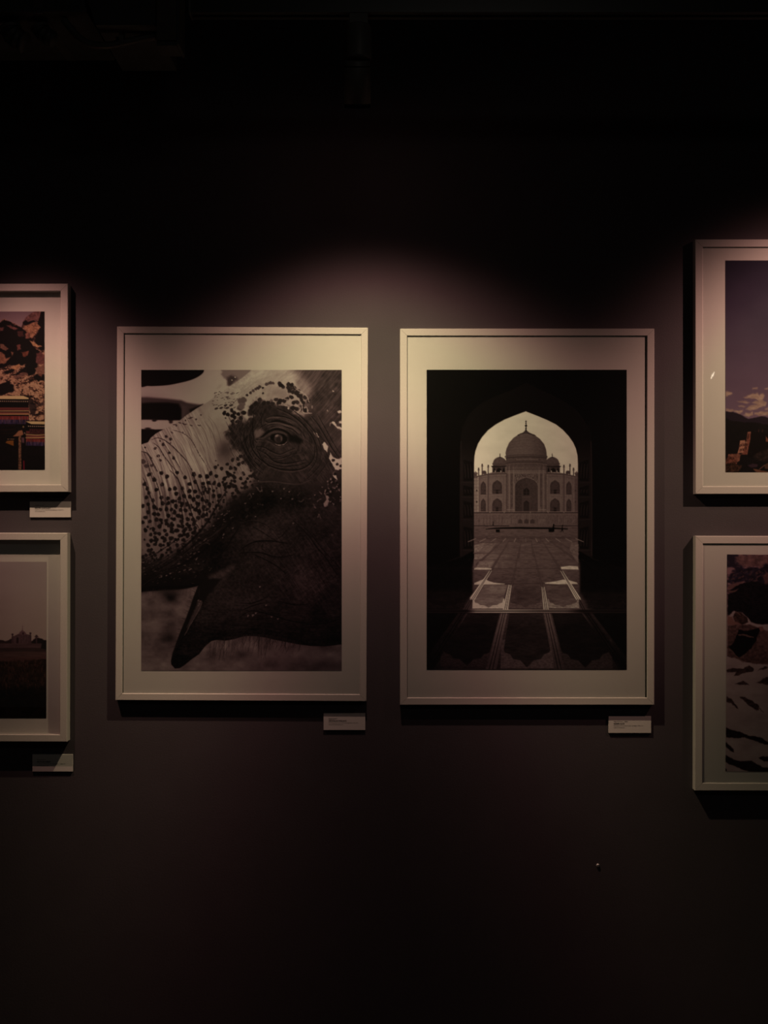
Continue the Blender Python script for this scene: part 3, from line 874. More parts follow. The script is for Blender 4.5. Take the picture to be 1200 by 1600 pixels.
        # side kiosks
        s.poly(f(Q([(262, 640), (262, 700), (392, 700), (392, 640)])), .34, soft=.6)
        for x, hw in ((272, 9), (322, 24), (372, 12)):
            s.poly(f(Q([(x - hw, 700), (x - hw, 672), (x, 655), (x + hw, 672), (x + hw, 700)])), .16, soft=.5)
        for x in (340, 284): s.poly(f(Q([(x - 5, 700), (x - 5, 682), (x + 6, 682), (x + 6, 700)])), .85, soft=.5)
        for x in (258, 292, 352, 384): s.stroke(f(Q([(x, 645), (x, 702)])), 1.3, .42, soft=.4)
        s.poly(f(Q([(240, 640), (268, 628), (396, 628), (396, 644), (256, 652)])), .25, soft=.6)
        s.poly(f(Q([(262, 630), (262, 600), (275, 570), (300, 552), (332, 543), (365, 555), (392, 580), (400, 630)])), lambda a, b: .47 + (a - 780) * .0 + (fbm(a / 2.5, b / 2.5, 2, 35) - .5) * .08, soft=.7, smooth=2)
        s.stroke(f(Q([(264, 618), (396, 618)])), .9, .36)
        s.stroke(f(Q([(332, 545), (332, 508)])), [1.3, .6], .35, soft=.4)
        s.blob(*f(Q([(332, 525)]))[0], .9, .9, .3)
        s.poly(f(Q([(312, 552), (332, 542), (352, 552)])), .32, soft=.5)
    # the dome
    s.poly(Q([(393, 645), (393, 540), (806, 540), (806, 645)]), stone(.46), soft=.7)
    s.poly(Q([(395, 545), (388, 505), (398, 460), (425, 400), (470, 350), (520, 318), (560, 300), (580, 285), (594, 265), (610, 285), (635, 300), (685, 325), (735, 360), (780, 415), (800, 470), (806, 520), (803, 545)]),
           lambda x, y: .53 - .10 * np.abs((x - cx) / 32) ** 2 + .05 * sstep(cx + 30, cx - 20, x) + (fbm(x / 2.4, y / 1.6, 3, 37) - .5) * .10, soft=.7)
    s.stroke(Q([(515, 325), (545, 310), (595, 302), (645, 312), (690, 328)]), 1.7, .34, soft=.5, rough=.8)
    s.poly(Q([(560, 303), (580, 285), (594, 262), (612, 285), (632, 303)]), .40, soft=.6)
    for yy, v_, wd in ((527, .40, 1.4), (545, .33, 1.6), (600, .38, 1.4), (612, .55, 1.0), (585, .42, .8)):
        s.stroke(Q([(392, yy + 10), (480, yy), (600, yy - 3), (720, yy), (806, yy + 10)]), wd, v_, soft=.6)
    for k in range(26): s.blob(*Q([(500 + k * 8.6, 568 + abs(k - 13) * .3)])[0], .45, 1.3, .66, a=.7)
    for k in range(5): s.stroke(Q([(400 + k * 16, 480 - k * 28), (600, 465 - k * 30), (796 - k * 14, 480 - k * 28)]), .5, .43, a=.45)
    # finial
    s.stroke(Q([(596, 275), (596, 175)]), [1.8, 1.2, 1.0, .7], .16, soft=.5)
    for yy, r in ((255, 1.3), (228, 1.9), (205, 1.1), (186, 1.2)): s.blob(*Q([(596, yy)])[0], r, r * .8, .14)
    s.stroke(Q([(389, 538), (384, 545)]), 1.2, .3); s.stroke(Q([(806, 538), (811, 545)]), 1.2, .3)
    # the great portal
    s.poly(Q([(400, 640), (800, 640), (800, 1105), (400, 1105)]), stone(.56), soft=.7)
    for x, v_, wd in ((402, .40, 1.6), (428, .68, 2.0), (443, .42, 1.2), (470, .68, 1.6), (797, .42, 1.6), (772, .67, 2.0), (757, .42, 1.2), (730, .68, 1.6)):
        s.stroke(Q([(x, 645), (x, 1100)]), wd, v_, a=.75, soft=.6, rough=.6)
    for x in (455, 745):
        s.stroke(Q([(x, 700), (x, 1050)]), 1.6, .36, a=.6, soft=.7, rough=1.2)
    for yy, v_, wd in ((648, .38, 1.2), (668, .42, 1.8), (690, .66, 1.2), (705, .70, 1.6), (1080, .74, 1.6), (1094, .5, .8)):
        s.stroke(Q([(404, yy), (798, yy)]), wd, v_, a=.7, soft=.6, rough=.6)
    s.poly(Q([(482, 720), (716, 720), (716, 860), (482, 860)]), lambda a, b: .50 + (vnoise(a / .8, b / .8, 44) - .5) * .42, soft=.6)
    arch = [(484, 1100), (484, 850), (490, 815), (515, 785), (560, 765), (600, 752), (640, 765), (685, 785), (710, 815), (716, 850), (716, 1100)]
    s.stroke(Q(arch), 2.2, .70, a=.6, soft=.7)
    s.poly(Q(arch), lambda a, b: .345 + .06 * sstep(cx - 16, cx + 14, a) + (fbm(a / 2, b / 2, 3, 45) - .5) * .10, soft=.7)
    for k in range(4): s.stroke(Q([(488, 880 + k * 55), (712, 880 + k * 55)]), .6, .46, a=.35)
    s.stroke(Q([(560, 1095), (560, 860), (600, 800)]), .7, .45, a=.4); s.stroke(Q([(642, 1095), (642, 860), (600, 800)]), .7, .45, a=.4)
    s.poly(Q([(570, 932), (570, 880), (600, 855), (630, 880), (630, 932)]), .22, soft=.6)
    s.stroke(Q([(600, 870), (600, 930)]), .7, .33); s.stroke(Q([(572, 905), (628, 905)]), .6, .33)
    s.poly(Q([(556, 945), (644, 945), (644, 1098), (556, 1098)]), .43, soft=.7, a=.7)
    s.poly(Q([(572, 1096), (572, 1005), (600, 985), (628, 1005), (628, 1096)]), .25, soft=.6)
    for x in (585, 600, 615): s.stroke(Q([(x, 1010), (x, 1094)]), .6, .38, a=.8)
    s.stroke(Q([(560, 950), (640, 950)]), .8, .55, a=.7)
    # plinth
    s.poly(Q([(60, 1105), (1130, 1105), (1130, 1250), (60, 1250)]), stone(.56), soft=.6)
    s.stroke(Q([(60, 1110), (1130, 1110)]), 1.4, .34, soft=.5); s.stroke(Q([(60, 1098), (1130, 1098)]), .8, .72, a=.6)
    s.stroke(Q([(60, 1125), (1130, 1125)]), .9, .66, a=.7)
    for k in range(34):
        xx = 75 + k * 31
        s.stroke(Q([(xx, 1135), (xx, 1232)]), .6, R.choice([.42, .68, .46]), a=.55)
        s.blob(*Q([(xx + 15, 1190)])[0], R.uniform(.6, 1.6), R.uniform(2, 4.5), R.choice([.44, .68]), a=.45, wob=.2)
    s.stroke(Q([(60, 1170), (500, 1170)]), .5, .46, a=.5); s.stroke(Q([(700, 1170), (1130, 1170)]), .5, .46, a=.5)
    for x in (538, 600, 660):
        s.poly(Q([(x - 22, 1218), (x - 22, 1190), (x, 1172), (x + 22, 1190), (x + 22, 1218)]), .38, soft=.7)
    for x in (230, 375, 640, 820, 980): s.blob(*Q([(x, 1105)])[0], 1.3, 1.1, .75, a=.7)
    # the stone stands against the light
    bm_ = (s.v < .9) * sstep(636, 640, Y)
    s.v = np.where(s.v < .86, s.v * .98, s.v)
    # ground of the court
    gy = Q([(0, 1242)])[0][1]
    g = sstep(gy - .6, gy + .6, Y)
    court = .52 + (fbm(X / 5, Y / 1.1, 3, 49) - .5) * .16 - .06 * sstep(835, 842, Y)
    s.v = s.v * (1 - g) + court * g
    s.stroke(Q([(60, 1242), (420, 1242)]), 1.0, .22, soft=.5); s.stroke(Q([(880, 1242), (1130, 1242)]), 1.0, .22, soft=.5)
    s.stroke(Q([(190, 1276), (300, 1268), (520, 1264), (600, 1266), (860, 1268), (1015, 1274)]), [1.0, 2.4, 3.0, 2.6, 1.6], .10, soft=.7)
    s.poly(Q([(290, 1280), (330, 1280), (330, 1308), (290, 1308)]), .09, soft=.6)
    s.poly(Q([(825, 1276), (862, 1276), (862, 1306), (825, 1306)]), .09, soft=.6)
    # two walkers and one far figure
    s.stroke(Q([(875, 1240), (872, 1270), (868, 1300)]), [1.6, 3.4, 2.2], .06, soft=.5); s.stroke(Q([(876, 1265), (880, 1300)]), [1.6, 1.0], .06, soft=.4); s.blob(*Q([(876, 1233)])[0], 1.2, 1.4, .06)
    s.stroke(Q([(965, 1248), (963, 1272)]), [1.2, 1.8], .08, soft=.4); s.stroke(Q([(963, 1272), (952, 1304)]), [1.4, .9], .08, soft=.4); s.stroke(Q([(964, 1272), (972, 1303)]), [1.4, .9], .08, soft=.4); s.blob(*Q([(966, 1240)])[0], 1, 1.1, .08)
    s.stroke(Q([(262, 1200), (262, 1238)]), [1.0, 1.5], .12, soft=.5)
    # paved floor in perspective: lines meet at the vanishing point
    fy0 = 843.5
    vpx, vpy = cx - 0.5, 812.0
    fl = sstep(fy0 - 1, fy0 + 1, Y)
    lit = sstep(736, 741, X) * sstep(909, 903, X)           # between the jambs
    dep = np.clip((Y - vpy), 4, 300)
    u = (X - vpx) / dep                                     # lateral position on the floor
    inside = 0.45 + (fbm(X / 6, Y / 1.6, 3, 53) - .5) * .16 - .12 * sstep(860, 1000, Y)
    inside += 0.10 * np.exp(-((X - 765) / 26) ** 2) * sstep(850, 870, Y) * sstep(900, 880, Y)
    # brightness on the sheet: shiny streaks under the side of the light, dark stone elsewhere
    spread = sstep(736 - (Y - 925) * .9, 744 - (Y - 925) * .3, X) * sstep(909 + (Y - 925) * .9, 901 + (Y - 925) * .3, X)
    far = np.where(Y < 925, lit, spread)
    dark = 0.15 + (fbm(X / 8, Y / 3, 3, 57) - .5) * .06
    floor = dark * (1 - far) + inside * far
    floor = floor * (1 - .32 * sstep(960, 1046, Y))
    s.v = s.v * (1 - fl * om) + floor * fl * om
    base_floor = sstep(871, 877, Y + np.abs(X - cx) * -.02)
    allfl = np.where(Y > 872 + 0.0 * X, 1.0, om)
    s.v = base * (1 - om) * (1 - (Y > 875)) + s.v * om * (1 - (Y > 875)) + (Y > 875) * floor
    sk = sstep(870, 890, Y + (fbm(X / 9, Y / 9, 2, 59) - .5) * 8)
    s.v = np.where((om < .5) & (Y > 858), base * (1 - sk) + floor * sk, s.v)

    def fx(u_, y):
        return vpx + u_ * (y - vpy)
    # cross joints
    for y, v_, wd, a_ in ((843.8, .62, 1.0, .5), (855, .36, .8, .8), (864.5, .36, .8, .8), (874.5, .36, 1.0, .8), (888.5, .34, 1.2, .8), (912, .32, 1.4, .8)):
        s.stroke([(740, y), (905, y)], wd, v_, a=a_ * .8, soft=.6, smooth=0)
    for y in (888, 912):
        s.stroke([(668, y), (740, y)], 1.0, .24, a=.6, soft=.8, smooth=0); s.stroke([(905, y), (979, y)], 1.0, .22, a=.6, soft=.8, smooth=0)
    for k in range(11):
        uu = -2.65 + k * .53
        s.stroke([(fx(uu, 841.5), 841.5), (fx(uu * .985, 846.5), 846.5)], [1.4, .9], .72 if abs(k - 5) > 0 else .6, a=.85, soft=.5, smooth=0)
    # long bands: pale strip between two dark lines, at four lateral positions
    us = (-2.62, -1.50, -.255 * 2.05, .285 * 1.9, 1.52, 2.64)
    def strip(pts_top, pts_bot, bright, w0, w1, dk=.12, a=.9):
        (xa, ya), (xb, yb) = pts_top, pts_bot
        for off, wd, v_ in ((0, 1.0, bright), (-.95, .22, dk), (.95, .22, dk), (-1.45, .5, bright * .92), (1.45, .5, bright * .92)):
            pass
        d = 1.0
        s.poly([(xa - w0 * 1.5, ya), (xa + w0 * 1.5, ya), (xb + w1 * 1.5, yb), (xb - w1 * 1.5, yb)], lambda x, y: bright * (1.12 - .45 * sstep(955, 1040, y)) + (fbm(x / 3, y / 3, 2, 64) - .5) * .08, soft=.8, a=a)
        for sg in (-1, 1):
            s.stroke([(xa + sg * w0 * .55, ya), (xb + sg * w1 * .55, yb)], [max(.7, w0 * .28), w1 * .26], dk, soft=.6, smooth=0)
    # near bands (read off): left-centre and right-centre
    strip((788, 957), (767, 1046), .50, 3.3, 5.8, dk=.15)
    strip((854.5, 957), (874.5, 1046), .46, 3.3, 5.8, dk=.15)
    strip((797, 914), (789.5, 954), .82, 1.6, 3.0, dk=.16)
    strip((848.5, 917), (853.5, 954), .74, 1.6, 3.0, dk=.16)
    strip((766.5, 892), (738, 935), .95, 1.1, 2.9, dk=.14)
    strip((877.5, 892), (903, 935), .88, 1.1, 2.9, dk=.14)
    strip((738, 935), (727, 954), .36, 2.6, 3.0, dk=.12, a=.6)
    strip((903, 935), (913, 954), .30, 2.6, 3.0, dk=.1, a=.6)
    strip((724, 957), (668, 1046), .19, 3.6, 6.5, dk=.10, a=.8)
    strip((916, 957), (977, 1046), .19, 3.6, 6.5, dk=.09, a=.8)
    # upper, dim bands
    for pts in ([(809, 870), (800, 914)], [(835, 868), (847, 916)], [(795, 846), (768, 890)], [(848, 846), (876, 890)], [(785, 846), (745, 882)], [(860, 846), (896, 872)], [(814, 846), (810, 870)], [(830, 846), (834, 868)], [(770, 846), (741, 864)], [(875, 848), (903, 866)]):
        s.stroke(pts, [1.2, 3.4], .33, a=.75, soft=.7, smooth=0)
        s.stroke([(pts[0][0], pts[0][1]), (pts[1][0], pts[1][1])], [.4, .8], .52, a=.6, soft=.5, smooth=0)
    # far side bands in the dark
    for pts in ([(735, 874), (672, 925)], [(735, 897), (670, 945)], [(909, 874), (979, 925)], [(909, 890), (979, 945)], [(718, 870), (668, 890)], [(924, 872), (979, 893)]):
        s.stroke(pts, [1.0, 1.8], .24, a=.6, soft=.8, smooth=0)
    # polished pale spandrels between the dark cusped slabs
    gl = lambda x, y: .96 + (fbm(x / 3, y / 1.5, 3, 65) - .5) * .3
    def glr(v_): return lambda x, y: v_ * (1 + (fbm(x / 3, y / 1.5, 3, 66) - .5) * .5)
    s.poly([(741, 911), (748, 908), (757, 904.5), (764, 908), (772, 910.5), (782, 911.5), (789, 912), (788, 913), (741, 913.5)], gl, soft=.9, a=.95)
    s.poly([(851, 910.5), (860, 909.5), (870, 908), (880, 905.5), (890, 907), (901, 910), (903, 912.5), (872, 913), (852, 912)], gl, soft=.9, a=.9)
    s.poly([(741, 888), (747, 886), (768, 888), (768, 890), (741, 890)], gl, soft=.8, a=.85)
    s.poly([(876, 886), (890, 884), (903, 885), (904, 890), (877, 889.5)], gl, soft=.8, a=.85)
    s.poly([(741, 852), (758, 848), (750, 862), (741, 864)], glr(.66), soft=1, a=.8); s.poly([(750, 849), (775, 849), (765, 862), (750, 862)], glr(.58), soft=1, a=.7)
    s.poly([(749, 877), (772, 877), (766, 887), (744, 887)], glr(.62), soft=1.2, a=.8)
    s.poly([(741, 866), (760, 866), (750, 874), (741, 874)], glr(.64), soft=1, a=.8)
    s.poly([(893, 848), (904, 850), (904, 880), (897, 872), (890, 858)], glr(.56), soft=1, a=.7)
    # slabs with cusped ends, second row
    def slab(xl0, xr0, y0_, xl1, xr1, yc, ye, val, bright, a=.95, sb=.9):
        xm = (xl1 + xr1) / 2; hw = (xr1 - xl1) / 2
        # pale ground below the cusp
        s.poly([(xl1 - hw * .10, yc - (ye - yc) * .9), (xr1 + hw * .10, yc - (ye - yc) * .9), (xr1 + hw * .14, ye + 1.5), (xl1 - hw * .14, ye + 1.5)], bright, soft=1.0, a=sb)
        p_ = [(xl0, y0_), (xr0, y0_), (xr1, yc - 4), (xr1 - hw * .05, yc - .5), (xr1 - hw * .28, yc + (ye - yc) * .12), (xr1 - hw * .40, yc + (ye - yc) * .42), (xr1 - hw * .72, yc + (ye - yc) * .52), (xm + hw * .08, ye - (ye - yc) * .12), (xm, ye),
              (xm - hw * .08, ye - (ye - yc) * .12), (xl1 + hw * .72, yc + (ye - yc) * .52), (xl1 + hw * .40, yc + (ye - yc) * .42), (xl1 + hw * .28, yc + (ye - yc) * .12), (xl1 + hw * .05, yc - .5), (xl1, yc - 4)]
        s.poly(p_, val, soft=.8, a=a)
    st = lambda v_, g_=0.0: (lambda x, y: v_ * (1 + (fbm(x / 6, y / 1.6, 3, 67) - .5) * .34 + (fbm(x / 16, y / 6, 2, 68) - .5) * .3) * (1 + .25 * sstep(985, 960, y)))
    slab(757, 793, 914, 741, 786, 942, 949.5, st(.47), gl, sb=.95)
    slab(804, 842, 915, 797, 845, 942, 949, st(.30), glr(.50), sb=.8)
    slab(851, 882, 915, 858, 902, 942, 949, st(.36), glr(.72), sb=.9)
    slab(690, 735, 915, 670, 722, 942, 949, st(.13), glr(.20), sb=.7)
    slab(910, 955, 915, 922, 972, 942, 949, st(.12), glr(.18), sb=.7)
    # first row, cut by the foot of the sheet
    slab(731, 781, 958, 693, 766, 1020, 1040, st(.155), glr(.27), sb=.7)
    slab(796, 848, 958, 787, 860, 1020, 1043, st(.20), glr(.40), sb=.9)
    slab(862, 909, 958, 877, 952, 1020, 1043, st(.14), glr(.27), sb=.7)
    slab(655, 716, 958, 600, 672, 1022, 1046, st(.09), glr(.13), sb=.5)
    slab(926, 990, 958, 972, 1040, 1022, 1046, st(.09), glr(.13), sb=.5)
    # the bands lie over the slabs again
    strip((788, 957), (767, 1046), .50, 3.0, 4.6, dk=.15)
    strip((854.5, 957), (874.5, 1046), .44, 3.0, 4.6, dk=.15)
    strip((724, 957), (668, 1046), .19, 3.4, 5.5, dk=.10, a=.8)
    strip((916, 957), (977, 1046), .17, 3.4, 5.5, dk=.08, a=.8)
    strip((797, 914), (789.5, 954), .84, 1.5, 2.6, dk=.16)
    strip((848.5, 917), (853.5, 954), .76, 1.5, 2.6, dk=.16)
    strip((766.5, 892), (738, 937), .95, 1.1, 2.6, dk=.14)
    strip((877.5, 892), (904, 937), .88, 1.1, 2.6, dk=.14)
    # the cross band
    cb = .75 * sstep(726, 742, X) * sstep(912, 895, X) + .18
    w = s.win(660, 952, 990, 959)
    s.poly([(660, 952.3), (990, 952.3), (990, 957.5), (660, 957.5)], lambda x, y: .20 + .60 * sstep(728, 745, x) * sstep(912, 880, x) * (1 - .35 * sstep(790, 850, x)), soft=.6)
    s.stroke([(660, 954.8), (990, 954.8)], 1.3, .12, soft=.5, smooth=0)
    s.stroke([(660, 958.3), (990, 958.3)], .8, .14, a=.7, soft=.5, smooth=0)
    # a shadow that the jambs throw on the wet floor keeps the sides dim
    side = sstep(741, 733, X) * sstep(930, 915, Y) + sstep(904, 911, X) * sstep(930, 915, Y)
    w = (slice(None), slice(None))
    s.v = np.where(Y > 876, s.v * (1 - side * .45), s.v)
    lo_ = sstep(840, 850, Y)
    s.v = s.v * (1 + .22 * lo_ * sstep(.10, .30, s.v)) + .10 * lo_ * sstep(.7, .9, s.v)
    s.v += (vnoise(X / 1.0, Y / 1.0, 99) - .5) * .015
    return s


def art_palace():
    s = paint_palace()
    return dict(xs=s.xs, ys=s.ys, rgb=ink(s.v), label='black and white print of a domed palace framed by a dark archway and polished floor')


# ---- awnings under cliffs (colour) ---------------------------------------------------------------
def paint_awning():
    xs = np.concatenate([np.linspace(-320, -62, 90), np.linspace(-60, 69.8, 168)])
    s = Sheet(xs, grid(487, 734.5, 320), 3)
    X, Y = s.X, s.Y
    R = np.random.RandomState(5)
    tan, brn, blk = np.array((.68, .575, .47)), np.array((.36, .27, .25)), np.array((.085, .075, .09))
    # sunlit scree: pale with dark pits
    a = fbm(X / 7, Y / 5, 5, 3); b = fbm(X / 2.0, Y / 1.5, 3, 9); c = fbm((X + Y * .8) / 12, (Y - X * .4) / 4, 4, 12)
    m = sstep(.40, .56, .40 * a + .42 * b + .18 * c + 0.02)
    s.v[:] = brn * .75 + (tan - brn * .75) * m[..., None]
    m2 = sstep(.50, .66, .6 * b + .4 * a)[..., None]
    s.v += m2 * .08
    pit = sstep(.44, .34, .5 * a + .5 * fbm(X / 3.2, Y / 2.2, 3, 77))[..., None]
    s.v = s.v * (1 - pit * .8) + blk * pit * .8
    # cliff shadow masses
    def rock(pts, val, wob=3, soft=1.2, a_=1.0):
        s.poly(pts, np.array(val, float), soft=soft, wob=wob, wsc=7, a=a_)
    rock([(-330, 540), (-200, 510), (-80, 520), (-4, 506), (6, 499), (20, 505), (33, 511), (40, 519), (45, 528), (52, 534), (57, 545), (63, 548), (60, 556), (52, 566), (44, 568), (30, 574), (14, 570), (0, 574), (-60, 580), (-330, 600)], blk)
    rock([(40, 566), (58, 560), (58, 574), (54, 584), (44, 588), (40, 580)], blk, 2)
    rock([(51, 590), (58, 585), (70, 586), (70, 595), (60, 596)], blk * 1.1, 2)
    rock([(63, 480), (75, 480), (75, 550), (62, 546), (54, 532), (57, 524), (63, 514), (58, 506), (62, 496)], blk, 2)
    rock([(-40, 582), (8, 568), (20, 564), (10, 572), (-8, 580), (-40, 592)], blk * 1.2, 2)
    rock([(0, 600), (12, 596), (20, 602), (22, 612), (12, 616), (-60, 618), (-60, 604)], blk * 1.2, 3)
    rock([(6, 582), (18, 576), (24, 578), (12, 585)], blk * 1.2, 2)
    rock([(22, 586), (36, 576), (46, 570), (44, 575), (30, 588)], blk * 1.2, 2)
    rock([(44, 622), (52, 626), (58, 636), (56, 646), (50, 650), (46, 640), (44, 632)], blk * 1.4, 3, a_=.8)
    rock([(58, 630), (68, 628), (70, 634), (60, 636)], blk * 1.6, 3, a_=.7)
    # lit faces inside the shade
    for pts, v_ in (([(26, 540), (32, 538), (33, 546), (27, 547)], (.45, .32, .29)), ([(33, 551), (45, 549), (44, 556), (38, 558)], (.46, .31, .25)), ([(0, 537), (6, 538), (13, 545), (9, 548), (0, 543)], (.48, .40, .33)), ([(17, 550), (22, 551), (19, 557)], (.48, .38, .3)),
                    ([(-4, 549), (4, 551), (10, 560), (18, 558), (8, 568), (-4, 568)], (.55, .43, .34)), ([(47, 533), (52, 534), (60, 539), (66, 542), (57, 543), (50, 538)], (.74, .62, .46)), ([(57, 552), (64, 550), (70, 556), (70, 568), (60, 570), (56, 566)], (.42, .30, .29)),
                    ([(14, 576), (30, 569), (34, 573), (24, 578)], (.70, .57, .42)), ([(10, 508), (18, 509), (28, 514), (24, 517), (15, 512)], (.50, .38, .35)), ([(0, 512), (7, 512), (4, 517), (0, 517)], (.42, .32, .3)), ([(27, 518), (36, 518), (38, 525), (30, 527)], (.32, .23, .22)),
                    ([(39, 522), (46, 519), (46, 528), (40, 530)], (.55, .42, .36)), ([(20, 590), (36, 582), (44, 584), (26, 592)], (.44, .36, .32)), ([(55, 575), (70, 570), (70, 584), (58, 584)], (.52, .42, .36)), ([(60, 585), (66, 584), (64, 591)], (.45, .33, .28))):
        s.poly(pts, lambda x, y, v_=v_: np.array(v_) * (.75 + .55 * fbm(x / 2.5, y / 2.0, 3, 23))[..., None], soft=1.0, wob=1.6, wsc=4)
    # pale sky
    sky = [(-330, 480), (62, 480), (56, 487), (48, 491), (41, 497), (37, 503), (35, 508), (33, 511.5), (22, 505), (12, 501), (6, 498), (0, 504), (-80, 516), (-200, 506), (-330, 536)]
    s.poly(sky, lambda x, y: np.array((.61, .575, .60)) + ((y - 495) * .0035)[..., None] * np.array((1, .9, .6)), soft=.9, wob=.8, wsc=3)
    # boulder against the sky
    s.poly([(35, 505), (37, 501), (41, 496), (48, 490), (56, 486), (64, 486), (63, 495), (58, 503), (50, 506), (42, 509), (36, 509)], lambda x, y: np.array((.50, .40, .38)) * (.65 + .7 * fbm(x / 2.6, y / 2.2, 3, 41))[..., None], soft=.8, wob=.8)
    s.poly([(35, 504), (40, 500), (44, 503), (52, 501), (56, 503), (48, 506), (41, 509), (36, 508)], blk * 1.2, soft=.8, wob=1)
    s.poly([(36.5, 510), (46, 507), (57, 504), (60, 508), (63.5, 512), (58, 519), (53, 526), (49, 529), (46, 520), (41, 519)], lambda x, y: np.array((.68, .55, .42)) * (.6 + .75 * fbm(x / 2.4, y / 2.0, 3, 43))[..., None], soft=.9, wob=1)
    # ---- awnings
    def awning(x0, x1, y, h, tilt, lower):
        L = x1 - x0
        yy = lambda f, dy: y + tilt * f + dy
        q = lambda d0, d1: [(x0, yy(0, d0)), (x1, yy(1, d0)), (x1, yy(1, d1)), (x0, yy(0, d1))]
        s.poly(q(-1, h + 2), blk, soft=.5)
        s.poly([(x0, y), (x1 - 8 if not lower else x1, y + tilt * .6), (x1, y + tilt + 2), (x1, y + tilt + 4), (x0 + (8 if lower else 0), y + 4.4), (x0, y + (0.5 if lower else 4.4))], np.array((.86, .80, .62)), soft=.6)
        k = x0 + (4 if lower else 1)
        while k < x1 - 1:
            f = (k - x0) / L
            s.blob(k, yy(f, 7.6), .75, .9, np.array((.72, .68, .60)), soft=.5)
            k += 3.0
        s.poly(q(h * .40, h * .50), lambda x, y_: np.array((.46, .27, .26)) + 0 * x[..., None], soft=.6, a=.9)
        s.stroke([(x0, yy(0, h * .54)), (x0 + L * .5, yy(.5, h * .555)), (x1, yy(1, h * .52))], 1.2, np.array((.80, .70, .52)), soft=.5)
        s.poly(q(h * .57, h * .65), np.array((.50, .34, .30)), soft=.5)
        s.stroke([(x0, yy(0, h * .68)), (x0 + L * .6, yy(.6, h * .665)), (x1, yy(1, h * .64))], 1.5, np.array((.78, .66, .48)), soft=.5)
        s.poly(q(h * .71, h * .85), lambda x, y_: np.array((.46, .22, .22)) * (.7 + .6 * vnoise(x / .9, y_ / 6, 61))[..., None], soft=.6)
        s.poly(q(h * .84, h * 1.0), lambda x, y_: np.array((.20, .19, .31)) * (.55 + 1.0 * vnoise(x / .9, y_ / 7, 63))[..., None], soft=.6)
        n = int(L / 2.2)
        for i in range(n):
            xx = x0 + R.uniform(0, L); f = (xx - x0) / L
            s.stroke([(xx, yy(f, h * R.uniform(.68, .8))), (xx, yy(f, h * R.uniform(.88, 1.0)))], .6, np.array((.52, .42, .44)), a=.6, soft=.4)
    s.poly([(-330, 640), (45, 640), (45, 661), (75, 680), (75, 740), (-330, 740)], lambda x, y: blk * (.8 + .5 * fbm(x / 8, y / 3, 2, 71))[..., None], soft=.8)
    awning(-330, 44.5, 617, 43, 3, False)
    awning(40.5, 75, 658.5, 38, 1.0, True)
    s.poly([(46, 670), (70, 671), (70, 678), (46, 677)], lambda x, y: np.array((.26, .17, .18)) * (.7 + .6 * vnoise(x / 1.0, y / 2, 81))[..., None], soft=.6)
    # posts and brackets
    s.poly([(20, 682), (24, 679), (29, 673.5), (34.5, 672.5), (36.5, 679), (33, 681), (27, 682)], lambda x, y: np.array((.62, .48, .37)) + 0 * x[..., None], soft=.7)
    s.poly([(29, 682), (32.6, 681), (33, 734.5), (28.5, 734.5)], lambda x, y: np.array((.52, .43, .34)) * (.55 + .8 * vnoise(x / 1.2, y / 1.6, 83))[..., None], soft=.5)
    s.poly([(8.5, 692), (11, 689), (21, 688.5), (21, 697), (16, 695), (12, 693.5)], np.array((.52, .38, .18)), soft=.6)
    for x in (11.5, 16, 19): s.stroke([(x, 686.5), (x + 2.5, 686.3)], 1.1, np.array((.52, .47, .38)), soft=.4)
    s.poly([(33.4, 684), (37.6, 684), (37.8, 692), (34, 692)], np.array((.40, .33, .36)), soft=.5)
    s.blob(36.3, 667.3, 1.4, 1.5, np.array((.52, .48, .36))); s.blob(38.5, 677, .9, 1.2, np.array((.6, .55, .5)))
    s.poly([(36, 720), (38, 720), (38.2, 735), (36.2, 735)], np.array((.48, .14, .22)), soft=.6)
    for k in range(3): s.stroke([(0, 666 + k * 6), (24, 665 + k * 6)], .8, np.array((.20, .15, .13)), a=.7)
    return s


def art_awning():
    s = paint_awning()
    return dict(xs=s.xs, ys=s.ys, rgb=ink(s.v), label='colour print of fringed awnings and rocky cliffs')


